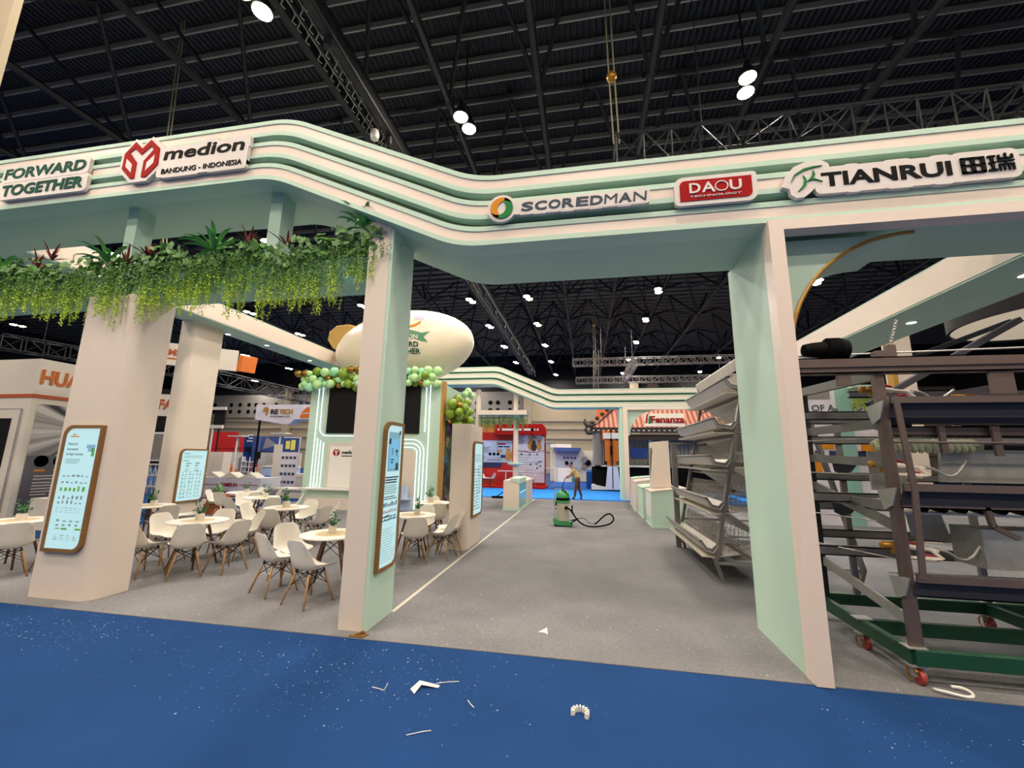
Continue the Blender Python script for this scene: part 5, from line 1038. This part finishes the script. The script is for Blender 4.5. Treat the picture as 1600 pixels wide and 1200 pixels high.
for i, (z, l) in enumerate(((1.18, 1.6), (1.1, 1.5), (1.0, .4), (.92, .5), (.84, 1.0), (.76, .6), (.68, .35), (.5, .6), (.4, .35), (.34, .5))): b.box(HX + .03, 9.0, z, HX + .034, 9.0 + l, z + .022)
b.build('print', 'sign_white', ps)
rosette('planter_plant', (-12.5, 8.3, .75), 20, .42, .03, 'fern', 'dark green leafy plant at the left edge in front of the cream booth', 'plant', .9, .4)
b = MB(); b.box(-13.4, 8.1, .006, -12.2, 8.5, .74); tag(b.build('planter', 'booth_cream'), 'cream planter box under the leafy plant at the left edge', 'planter')
def slab(label, p, q, z0, z1, m, name='hanging_sign', cat='sign', d=.25):
    t = thing(name, label, cat, (p[0], p[1], z0)); p, q = Vector((p[0], p[1], 0)), Vector((q[0], q[1], 0)); u = (q - p); n_ = Vector((u.y, -u.x, 0)).normalized()
    b = MB(); b.prism([(0, z0), (1, z0), (1, z1), (0, z1)], p, u, V_, -n_ * d); f = b.build('board', m, t)
    for q_ in (.2, .8): b = MB(); o1 = p + u * q_ - n_ * d * .5; b.tube([(o1.x, o1.y, z1), (o1.x, o1.y, 15)], .012, 4); b.build('cable', 'steel_dark', t)
    return t, f, p, u.normalized(), n_
t, f, p, u, n_ = slab('white hanging FAMSUN sign with an orange end, seen beside the tall pillar', (-20.05, 14.94), (-17.2, 17.25), 5.95, 7.0, 'booth_cream')
b = MB(); text(b, 'FAMSUN', p + u * .5 + n_ * .002 + Vector((0, 0, 6.4)), u, V_, .32, 1.5, .02, .03); b.build('lettering', 'rust', f)
b = MB(); b.prism([(0, 0), (.7, 0), (.7, .07), (0, .07)], p + u * .6 + Vector((0, 0, 6.22)), u, V_, n_ * .01); b.build('lettering', 'rust', f)
b = MB(); b.prism([(0, 5.95), (.22, 5.95), (.3, 6.75), (.1, 6.8)], (-17.2, 17.25, 0), (.9, .2, 0), V_, (.3, .6, 0)); b.build('orange_end', 'orange_steel', t)
t, f, p, u, n_ = slab('white FAMSUN booth fascia glimpsed between the two left pillars', (-25.6, 19.6), (-22.9, 21.1), 4.0, 5.3, 'booth_cream', 'booth_fascia', 'booth fascia')
b = MB(); text(b, 'FAMSUN', p + u * .75 + n_ * .002 + Vector((0, 0, 4.4)), u, V_, .6, 2.6, .03, .04); b.build('lettering', 'rust', f)
b = MB(); b.prism([(0, 3.2), (1, 3.2), (1, 3.95), (0, 3.95)], p, u * 3.0, V_, -n_ * .1); b.prism([(0, 5.35), (1, 5.35), (1, 5.6), (0, 5.6)], p, u * 3.0, V_, -n_ * .1); b.build('truss_boards', 'tv_black', t)
t = thing('display_counter', 'white FAMSUN counter with red stripes and small building models on top', 'display counter', (-15.6, 15.8, 0))
b = MB(); b.prism([(-17.8, .45), (-17.8, .8), (-13.6, .86), (-13.6, -.0 + .006), (-17.8, .006)], (0, 15.6, 0), U, V_, (0, 1.2, 0)); bd = b.build('body', 'poster_pale', t)
b = MB(); text(b, 'FAMSUN', (-15.5, 15.59, .48), U, V_, .16, .8, .01, .02); b.box(-15.9, 15.58, .24, -13.8, 15.6, .28); b.box(-16.6, 15.58, .54, -15.6, 15.6, .56); b.box(-14.6, 15.58, .56, -13.7, 15.6, .58); b.box(-15.2, 15.58, .06, -14, 15.6, .11); b.build('print', 'red', bd)
b = MB()
for i in range(4): b.prism([(0, 0), (.9, 0), (.45, .22)], (-17.6 + .95 * i, 15.7, .86), U, V_, (0, .5, 0))
b.build('building_model', 'booth_white', t)
b = MB(); b.box(-13.5, 16.2, .35, -10.9, 17.1, .42); b.box(-13.4, 16.3, .006, -11.0, 17.0, .35); tag(b.build('display_table', 'booth_cream'), 'low cream display table behind the cafe chairs', 'display table')
b = MB(); b.prism([(0, 0), (1.0, 0), (1.02, 1.95), (.1, 1.95)], (-19.6, 18.6, .006), U, V_, (0, .5, 0)); b.box(-19.08, 18.59, .1, -19.06, 18.6, 1.9); tag(b.build('white_cabinet', 'booth_cream'), 'tall white cabinet behind the FAMSUN counter', 'cabinet')
b = MB(); b.box(-16.5, 19.6, .006, -15.5, 20.1, 2.4); tag(b.build('white_cabinet', 'booth_cream'), 'tall white cabinet under the RETECH sign', 'cabinet')
b = MB(); b.box(-15.2, 19.3, .006, -13.6, 19.8, .9); b.box(-15.2, 19.28, .75, -13.6, 19.3, .8); tag(b.build('white_cabinet', 'booth_cream'), 'low white cabinet beside the standing banner', 'cabinet')
t = thing('standing_banner', 'standing banner with a blue photo above rows of product pictures', 'banner', (-14.9, 18.6, 0))
b = MB(); b.prism([(-15.3, .008), (-14.3, .008), (-14.2, 2.75), (-15.15, 2.75)], (0, 18.6, 0), U, V_, (0, .05, 0)); bb = b.build('sheet', 'poster_pale', t)
b = MB(); b.box(-15.15, 18.59, 2.0, -14.25, 18.6, 2.7); b.build('photo', 'tv_blue', bb); b = MB()
for j in range(4):
    for i in range(4): b.box(-15.15 + .22 * i, 18.59, 1.65 - .4 * j, -15.0 + .22 * i, 18.6, 1.78 - .4 * j)
b.build('print', 'slate', bb)
b = MB(); b.box(-15.0, 18.585, 2.15, -14.75, 18.592, 2.55); b.box(-14.7, 18.585, 2.1, -14.45, 18.592, 2.6); b.build('print', 'yellow', bb)
t = thing('booth_fascia', 'white RETECH fascia with orange stripes, left of the mint kiosk', 'booth fascia', (-21, 26, 4))
b = MB(); b.prism([(-23.75, 4.35), (-21.4, 4.0), (-20.9, 4.0), (-20.5, 4.35), (-18, 4.35), (-18, 5.42), (-23.75, 5.42)], (0, 26, 0), U, V_, (0, .8, 0)); f = b.build('board', 'poster_pale', t)
b = MB(); text(b, 'RE', (-22.5, 25.99, 4.72), U, V_, .36, .62, .02, .05); text(b, 'FARMING', (-22.5, 25.99, 4.5), U, V_, .1, 1.6, .01, .01); b.build('lettering', 'dark_wood', f)
b = MB(); text(b, 'TECH', (-21.8, 25.99, 4.72), U, V_, .36, 1.1, .02, .05); b.prism([(-23.2, 4.95), (-23.0, 5.25), (-22.7, 5.2), (-22.65, 4.9), (-22.85, 4.55), (-22.9, 4.9)], (0, 25.97, 0), U, V_, (0, .02, 0)); b.build('lettering', 'gold', f)
b = MB(); b.prism([(-20.0, 4.8), (-19.6, 5.2), (-18, 5.3), (-18, 4.95)], (0, 25.97, 0), U, V_, (0, .02, 0)); b.prism([(-20.1, 4.45), (-18, 4.45), (-18, 4.75), (-20, 4.72)], (0, 25.97, 0), U, V_, (0, .02, 0)); b.build('stripes', 'orange_steel', f)
b = MB(); b.tube([(-23.4, 26.1, 5.3), (-23.4, 26.1, 0)], .07, 8); tag(b.build('sign_post', 'black'), 'thin black post under the left end of the RETECH fascia', 'post')
b = MB(); b.box(-21.8, 25, .006, -19.5, 25.7, 1.0); cs = tag(b.build('display_counter', 'poster_blue'), 'pale blue counter under the RETECH fascia', 'display counter')
b = MB(); b.box(-21.8, 24.95, .2, -19.5, 24.99, .42); b.build('blue_stripe', 'bright_blue', cs); b = MB(); b.box(-21.9, 24.93, .98, -19.4, 25.75, 1.06); b.build('counter_top', 'booth_cream', cs)
for p, q, y, m, s, mm in (((-37.858, 36, 2.374), (-34.72, 36, 4.01), 36, 'booth_red', 'dark red booth wall at the back left', 'booth wall'), ((-33.371, 35, 2.398), (-31.897, 35, 3.586), 35, 'booth_red', 'smaller red booth wall right of the larger one', 'booth wall'), ((-29.582, 31.5, 2.353), (-28.643, 31.5, 3.418), 31.5, 'tv_blue', 'blue banner left of the black post', 'banner'), ((-28.25, 31, 2.084), (-27.621, 31, 3.397), 31, 'booth_blue', 'plain blue panel behind the black post', 'booth wall'), ((-31.861, 36, 2.125), (-28.119, 36, 3.598), 36, 'booth_blue', 'blue booth wall with a grey wing pattern', 'booth wall')):
    b = MB(); b.box(p[0], y, p[2], q[0], y + .2, q[2]); b.box(p[0], y + .05, 0, q[0], y + .15, p[2]); o = tag(b.build('booth_wall', m), s, mm)
    if 'wing' in s:
        b = MB(); b.prism([(p[0] + .3, p[2] + .2), (p[0] + 1.9, p[2] + .6), (p[0] + .6, q[2] - .1)], (0, y - .03, 0), U, V_, (0, .02, 0)); b.build('wing_print', 'grey_print', o)
p = (-29.213, 31.5, 2.912)
b = MB(); b.box(p[0], 31.46, p[2] + .5, p[0] + .5, 31.49, p[2] + .6); b.box(p[0] + .1, 31.46, p[2] + .25, p[0] + .6, 31.49, p[2] + .35); b.box(p[0] - .05, 31.46, p[2], p[0] + .5, 31.49, p[2] + .1); tag(b.build('lettering_panel', 'white_gloss'), 'white lettering on the far blue banner', 'lettering')
for p, q, y, s in (((-29.123, 31.2, 2.022), (-28.298, 31.2, 2.469), 31.2, 'black screen below the blue banner'), ((-27.725, 30.8, 1.443), (-27.252, 30.8, 2.039), 30.8, 'black box under the plain blue panel'), ((-29.862, 28.5, 4.132), (-28.905, 28.5, 5.332), 28.5, 'black screen between two white rails at the tall pillar edge')):
    b = MB(); b.box(p[0], y, p[2], q[0], y + .15, q[2]); b.box((p[0] + q[0]) / 2, y + .04, 0, (p[0] + q[0]) / 2 + .1, y + .1, p[2]); tag(b.build('black_screen', 'tv_black'), s, 'screen')
b = MB(); b.box(p[0] - .2, 28.3, q[2] + .02, q[0] + .2, 28.45, q[2] + .25); b.box(p[0] - .2, 28.3, p[2] - .28, q[0] + .1, 28.45, p[2] - .02); b.box(p[0] + .1, 28.32, 0, p[0] + .2, 28.42, p[2]); tag(b.build('screen_rail', 'booth_cream'), 'pair of white rails holding the far black screen', 'rail')
p, q = (-34.806, 33, -0.296), (-25.02, 33, 1.988)
b = MB(); b.box(p[0], 33, .006, q[0], 33.15, q[2]); tag(b.build('booth_wall', 'booth_white'), 'long pale partition behind the far exhibits', 'booth wall')
for x, y, h, s in (((-23.081, 24, 2.239)[0], 24, 3.0, 'left'), ((-19.833, 24, 2.274)[0], 24, 3.2, 'right')):
    b = MB(); b.tube([(x, y, 0), (x, y, h)], .05, 8); b.box(x - .5, y - .3, h, x + .6, y + .3, h + .06); tag(b.build('lamp_stand', 'white_gloss'), 'thin white stand with a flat top in the far row, the %s of the two' % s, 'stand')
rb2 = random.Random(5); x = (-30.388, 29, 0.229)[0]
for i in range(20):
    y = 29 + rb2.uniform(-.5, .8); h = rb2.uniform(.4, 1.7); w2 = rb2.uniform(.2, .55); b = MB()
    if i % 3 == 0:
        for q in range(4): b.box(x, y, h / 4 * q, x + w2 + .3, y + .4, h / 4 * q + .05)
        for q in (0, w2 + .25): b.box(x + q, y, 0, x + q + .05, y + .05, h)
    elif i % 3 == 1: b.lathe([(w2 * .5, .0), (w2 * .6, h * .5), (w2 * .35, h * .8), (.05, h)], (x + w2 * .5, y, 0), 10)
    else: b.prism([(0, 0), (w2, 0), (w2 * 1.2, h * .6), (w2 * .6, h), (0, h * .9)], (x, y, 0), U, V_, (0, .4, 0))
    tag(b.build('exhibit', ('galv', 'booth_cream', 'deep_orange', 'grey_print', 'white_gloss')[i % 5]), 'small indistinct exhibit in the far row behind the FAMSUN counter', 'exhibit', 'far exhibits behind the FAMSUN counter')
    x += rb2.uniform(.3, .42)
t = thing('wire_rack', 'white wire rack and framed photo glimpsed between the left pillars', 'rack', (-21, 15.5, 0))
b = MB()
for i in range(9): b.tube([(-21.5 + .28 * i, 16, .0), (-21.2 + .28 * i, 16, 1.3)], .02, 5); b.tube([(-21.5 + .28 * i, 16, 1.3), (-21.2 + .28 * i, 16, .0)], .02, 5)
for z in (.3, .8, 1.3): b.box(-21.6, 15.9, z, -19, 16.3, z + .05)
b.build('rack', 'booth_cream', t)
b = MB(); b.box(-24.1, 19.2, 1.4, -22.5, 19.3, 3.0); fr = b.build('photo_frame', 'white_gloss', t); b = MB(); b.box(-24.0, 19.18, 1.5, -22.6, 19.2, 2.9); b.sphere((-23.3, 19.2, 2.3), .3, 10, 6, (1, .1, 1.2)); b.build('photo', 'hall_grey', fr)
b = MB(); b.lathe([(.001, .9), (.3, .85), (.42, .5), (.4, 0)], (-12.6, 10.8, .006), 14); tag(b.build('bean_bag', 'black', smooth=True), 'black rounded object beside the tall left pillar', 'bag')
rosette('planter_plant', (-11.6, 11.6, .6), 18, .4, .03, 'fern', 'leafy plant right of the tall left pillar', 'plant', .9, .5)
b = MB(); b.box(-11.85, 11.4, .006, -11.35, 11.8, .6); tag(b.build('planter', 'rust'), 'orange planter stand right of the tall left pillar', 'planter')

# ---------------------------------------------------------------- right side, behind the machine
t = thing('hanging_drum_sign', 'black round hanging sign with a pale underside, top right', 'sign', (11, 11, 5.2))
b = MB(); b.lathe([(2.0, 5.2), (2.0, 6.6)], (11, 11, 0), 56, caps=False); b.lathe([(1.94, 5.2), (1.94, 6.6)], (11, 11, 0), 56, caps=False); b.lathe([(1.94, 5.2), (2.0, 5.2)], (11, 11, 0), 56, caps=False); b.build('drum', 'tv_black', t, 'auto')
b = MB(); b.lathe([(.001, 5.24), (1.94, 5.24)], (11, 11, 0), 56, caps=False); b.build('underside', mat('emissive_fabric', '#E6D8C0', .6, noise=(1.4, .12), emit=.35, ecol='#F2DFC0'), t)  # pale fabric, given a slight cream emission to keep it cream
b = MB(); text(b, '//Zeven. Realizing', (0, 0, 0), U, V_, 1, 1, .02, .015)
b.v = [(11 + (2.01 - p[1]) * math.cos(R(188) + p[0] * 2.3), 11 + (2.01 - p[1]) * math.sin(R(188) + p[0] * 2.3), 5.62 + p[2] * .42) for p in b.v]
b.build('lettering', 'white_gloss', t)
for x, y, z1, s in ((8.2, 12, 5.5, 'right of the walkway, behind the machine'), (7.2, 15.8, 4.3, 'farther back')):
    t = thing('white_column', 'white column with a gold edge, ' + s, 'column', (x, y, 0))
    b = MB(); b.box(x - .2, y, .006, x + .22, y + .4, z1); b.build('shaft', 'white', t); b = MB(); b.box(x - .3, y - .02, .006, x - .19, y + .2, z1); b.build('gold_edge', 'gold', t)
t = thing('text_wall', 'pale wall lettered OF A FUTURE behind the machine, with a teal panel', 'booth wall', (7.5, 14.5, 0))
b = MB(); b.box(6.2, 14.5, .006, 9.6, 14.6, 4.2); f = b.build('panel', 'poster_pale', t)
b = MB(); text(b, 'R OF A', (6.9, 14.49, 3.5), U, V_, .2, .9, .01, .004); text(b, 'FUTURE', (8.3, 14.49, 3.5), U, V_, .2, .85, .01, .004); b.build('lettering', 'ink', f)
b = MB(); b.box(7.85, 14.46, .006, 8.25, 14.499, 4.3); b.build('teal_panel', 'teal', t)
b = MB(); b.box(6.2, 14.47, 3.9, 7.7, 14.499, 4.2); b.build('photo_strip', 'hall_grey', t)
b = MB()
for i, (x, z, m) in enumerate(((6.4, 1.2, 0), (6.9, 1.6, 0), (7.3, 2.3, 0), (8.4, 2.2, 0), (8.8, 1.5, 0), (9.1, 2.6, 0))): b.box(x, 14.47, z, x + .35, 14.499, z + .3)
b.build('print', 'orange', f)
b = MB()
for i in range(7): b.box(6.3 + .4 * i, 14.47, 2.0 - .1 * (i % 2), 6.55 + .4 * i, 14.499, 2.25)
b.build('print', 'navy', f)
vine_curtain('hanging_vine', 8.2, 9.5, 14.2, 14.42, lambda x: 4.2, lambda x: 3.55, 'bright green vines hanging over the lettered wall behind the machine', .016, .012, True)
b = MB(); b.box(8.2, 14.2, 4.2, 9.6, 14.46, 4.28); tag(b.build('vine_shelf', 'mint'), 'narrow shelf holding the vines over the lettered wall', 'shelf')
b = MB(); b.prism(rrect(8.6, 1.9, 9.3, 3.05, .1), (0, 13.9, 0), U, V_, (0, .05, 0)); b.box(8.9, 13.92, .006, 9.0, 13.95, 1.9); o = tag(b.build('poster_stand', 'white_gloss'), 'white poster stand with red lines behind the machine', 'poster stand'); b = MB(); b.box(8.65, 13.89, 2.05, 9.2, 13.9, 2.1); b.box(8.65, 13.89, 2.2, 9.1, 13.9, 2.23); b.build('print', 'red', o)

# ---------------------------------------------------------------- rigging under the roof
def box_truss(label, p, q, s=.5, r=.025, n_=None, m='steel_dark', sag=(0, 0, 0), name='box_truss', alt=False):
    p, q = Vector(p), Vector(q); L = (q - p).length; n_ = n_ or int(L / s); d = (q - p).normalized(); a = d.cross(Vector((0, 0, 1))).normalized() * (s / 2); c = Vector((0, 0, s / 2)); b = MB()
    cs_ = [a + c, a - c, -a - c, -a + c]
    for k in cs_: b.tube([p + k, q + k], r, 6)
    for i in range(n_ + 1):
        o1 = p + d * (L * i / n_); o2 = p + d * (L * min(i + 1, n_) / n_)
        for j in range(4):
            b.tube([o1 + cs_[j], o1 + cs_[(j + 1) % 4]], r * .6, 4)
            if i < n_: b.tube([o1 + cs_[j], o2 + cs_[(j + 1) % 4]] if i % 2 else [o1 + cs_[(j + 1) % 4], o2 + cs_[j]], r * .6, 4)
    for f in (.15, .85): o1 = p + d * (L * f) + c; b.tube([o1, (o1.x, o1.y, 15.0)], .012, 4)
    return tag(b.build(name, m), label, 'truss')
box_truss('black box truss hanging above the right half of the front arch', (.75, 8.3, 8.35), (13, 8.3, 8.45), .78, .03, 22)
box_truss('long black box truss far back, upper of two above the tiled roof', (-.85, 30, 8.9), (13, 30, 8.9), .5, .03, 26, 'galv_dark')
box_truss('long black box truss far back, lower of two above the tiled roof', (-.8, 38, 9.05), (14, 38, 9.05), .55, .03, 26, 'galv_dark')
box_truss('short truss joining the two far box trusses', (3.6, 30.3, 8.9), (3.6, 37.7, 9.05), .5, .03, 14, 'galv_dark')
box_truss('upright truss piece hanging at the left end of the far trusses', (.9, 34, 7.6), (.95, 33.0, 10.4), .4, .03, 6, 'galv_dark')
box_truss('black truss over the left booths', (-25.2, 21.9, 7.0), (-25, 36, 7.0), .9, .04, 12)
box_truss('black truss over the cream booth at the left', (-23.8, 12.3, 6.3), (-21.5, 20, 6.3), .6, .03, 12)
t = thing('cable_truss', 'long black cable carrier truss running back under the roof', 'truss', (-6, 20, 11.5))
b = MB(); b.box(-6.45, 1, 11.35, -6.28, 46, 11.75); b.build('beam', 'roof_black', t); b = MB(); b.box(-5.8, 1, 11.4, -5.62, 46, 11.95); b.tube([(-5.6, 1, 11.45), (-5.6, 46, 11.45)], .04, 6); b.build('beam', 'steel_dark', t)
b = MB()
for x in (-6.2, -5.95):
    b.tube([(x, 1 + .5 * i, 11.55) for i in range(90)], .02, 4)
    for i in range(150): 
        y = 1.2 + i * .3 + rb2.uniform(-.08, .08); b.tube([(x, y, 11.55), (x + .05, y + .05, 11.42), (x - .05, y + .1, 11.34), (x + .03, y + .14, 11.26)], .014, 4)
b.build('cable_clips', 'galv', t)
for i in range(15): b = MB(); b.lathe([(.02, 11.1), (.1, 11.15), (.1, 11.38), (.04, 11.42)], (-5.72, 4 + 3 * i, 0), 10); b.build('junction_box', 'steel_dark', t)
for pts, s, m, hook in ((((.62, 8.2, 15.1), (.72, 8.2, 10.6), (.78, 8.2, 8.75)), 'pale hoist rope with an orange hook above the front arch', 'brass', (.72, 8.2, 10.5)), (((.7, 29.5, 15.1), (.76, 29.5, 8.0)), 'pale hoist rope reaching down to the far trusses', 'brass', (.73, 29.5, 11.6)), (((-12.1, 8.5, 15.1), (-11.8, 8.5, 10.4), (-11.2, 8.5, 7.0)), 'thin pale hoist rope above the left end of the front arch', 'brass', (-11.8, 8.5, 10.3))):
    t = thing('hoist_rope', s, 'rope', pts[-1])
    for dx in (-.06, .06): b = MB(); b.tube([(x + dx, y, z) for x, y, z in pts], .018, 5); b.build('rope', 'pvc' if 0 else mat('rope', '#8E8768', .8) if 'rope' not in MATS else 'rope', t)
    b = MB(); b.sphere(hook, .12, 10, 8); b.build('hook_block', m, t, True)
b = MB(); b.box(-12, 3.95, 7.0, -9.15, 4.05, 13); tag(b.build('hanging_banner', 'hall_beige'), 'white hanging banner cut off by the top left corner', 'banner')
b = MB(); b.lathe([(.001, 0), (.11, .02), (.13, .2), (.1, .3)], (-5.95, 9.6, 11.0), 14); tag(b.build('sensor_dome', 'white_gloss'), 'white round fixture on the cable truss above the arch slope', 'ceiling fixture')

# ---------------------------------------------------------------- litter on the carpets
mat('paper', '#E2DCD2', .7)
rl2 = random.Random(9)
def scrap(name, label, pts, z=.004, th=.002):
    b = MB(); n_ = len(pts); vs = [(x, y, z + (.02 if k % 3 == 1 else 0)) for k, (x, y) in enumerate(pts)]
    b.add(vs + [(x, y, h + th) for x, y, h in vs], [tuple(range(n_))[::-1], tuple(range(n_, 2 * n_))] + [(i, (i + 1) % n_, n_ + (i + 1) % n_, n_ + i) for i in range(n_)])
    return tag(b.build(name, 'paper'), label, 'litter')
scrap('paper_scrap', 'torn white paper scrap on the blue carpet near the middle', [(-1.46, 3.56), (-1.42, 3.66), (-1.24, 3.66), (-1.24, 3.62), (-1.38, 3.6), (-1.4, 3.5)])
b = MB()
for i in range(10):
    a = R(-30 + 24 * i); b.cbox((-.075 + .055 * math.cos(a), 3.49 + .06 * math.sin(a), .02), .03, .012, .035, a)
tag(b.build('paper_curl', 'paper'), 'curled strip of white paper on the blue carpet, centre right', 'litter')
scrap('paper_scrap', 'small white triangular scrap on the grey carpet in the walkway', [(-.55, 4.88), (-.46, 4.97), (-.44, 4.84), (-.48, 4.88)], .011)
for pts, s in ((((-1.78, 3.52), (-1.66, 3.5), (-1.68, 3.6)), 'bent white thread left of the torn paper scrap'), (((-1.28, 3.68), (-1.2, 3.72), (-1.1, 3.75)), 'white thread right of the torn paper scrap'), (((-.95, 3.5), (-.92, 3.46), (-.88, 3.42)), 'short white thread on the blue carpet below the scrap'), (((-1.25, 3.02), (-1.15, 3.08), (-1.1, 3.1)), 'white thread nearest the camera')):
    b = MB(); b.tube([(x, y, .006) for x, y in pts], .0035, 5); tag(b.build('thread', 'paper'), s, 'litter')
b = MB(); b.tube([(-5.05 + .07 * math.cos(R(a)), 6.07 + .1 * math.sin(R(a)), .016) for a in range(0, 250, 20)], .008, 5); tag(b.build('paper_strip', 'paper'), 'curled white strip on the grey carpet among the chairs', 'litter')
b = MB(); b.prism([(0, 0), (.16, 0), (.18, .09), (.05, .1)], (-2.5, 4.34, .009), U, (0, 1, 0), (0, 0, .012)); b.tube([(-2.44, 4.37, .03), (-2.38, 4.4, .05), (-2.36, 4.43, .03), (-2.42, 4.38, .03)], .01, 5); tag(b.build('packing_scrap', 'bronze'), 'crumpled brown packing scrap at the foot of the left pillar', 'litter')
b = MB()
for i in range(760):
    if i < 420: x, y = rl2.gauss(-2.2, .8), rl2.gauss(3.7, .35)
    elif i < 700: x, y = rl2.gauss(-5.6, .7), rl2.gauss(3.85, .25)
    elif i < 800: x, y = rl2.gauss(2.3, .4), rl2.gauss(3.75, .2)
    else: x, y = rl2.uniform(-7, 3), rl2.uniform(2.2, 4.3)
    if y > 4.31: continue
    s = rl2.choice((.0015, .0015, .002, .002, .003, .0055)); a = rl2.uniform(0, 3.1); b.cbox((x, y, .0025), s * rl2.uniform(1, 3), s, .002, a)
for i in range(90):
    x, y = rl2.uniform(-6, 4), rl2.uniform(4.36, 6); s = rl2.choice((.003, .005, .007)); b.cbox((x, y, .0105), s * 2, s, .003, rl2.uniform(0, 3))
tag(b.build('confetti', 'paper'), 'fine white paper bits scattered over the front carpets', 'litter', kind='stuff')
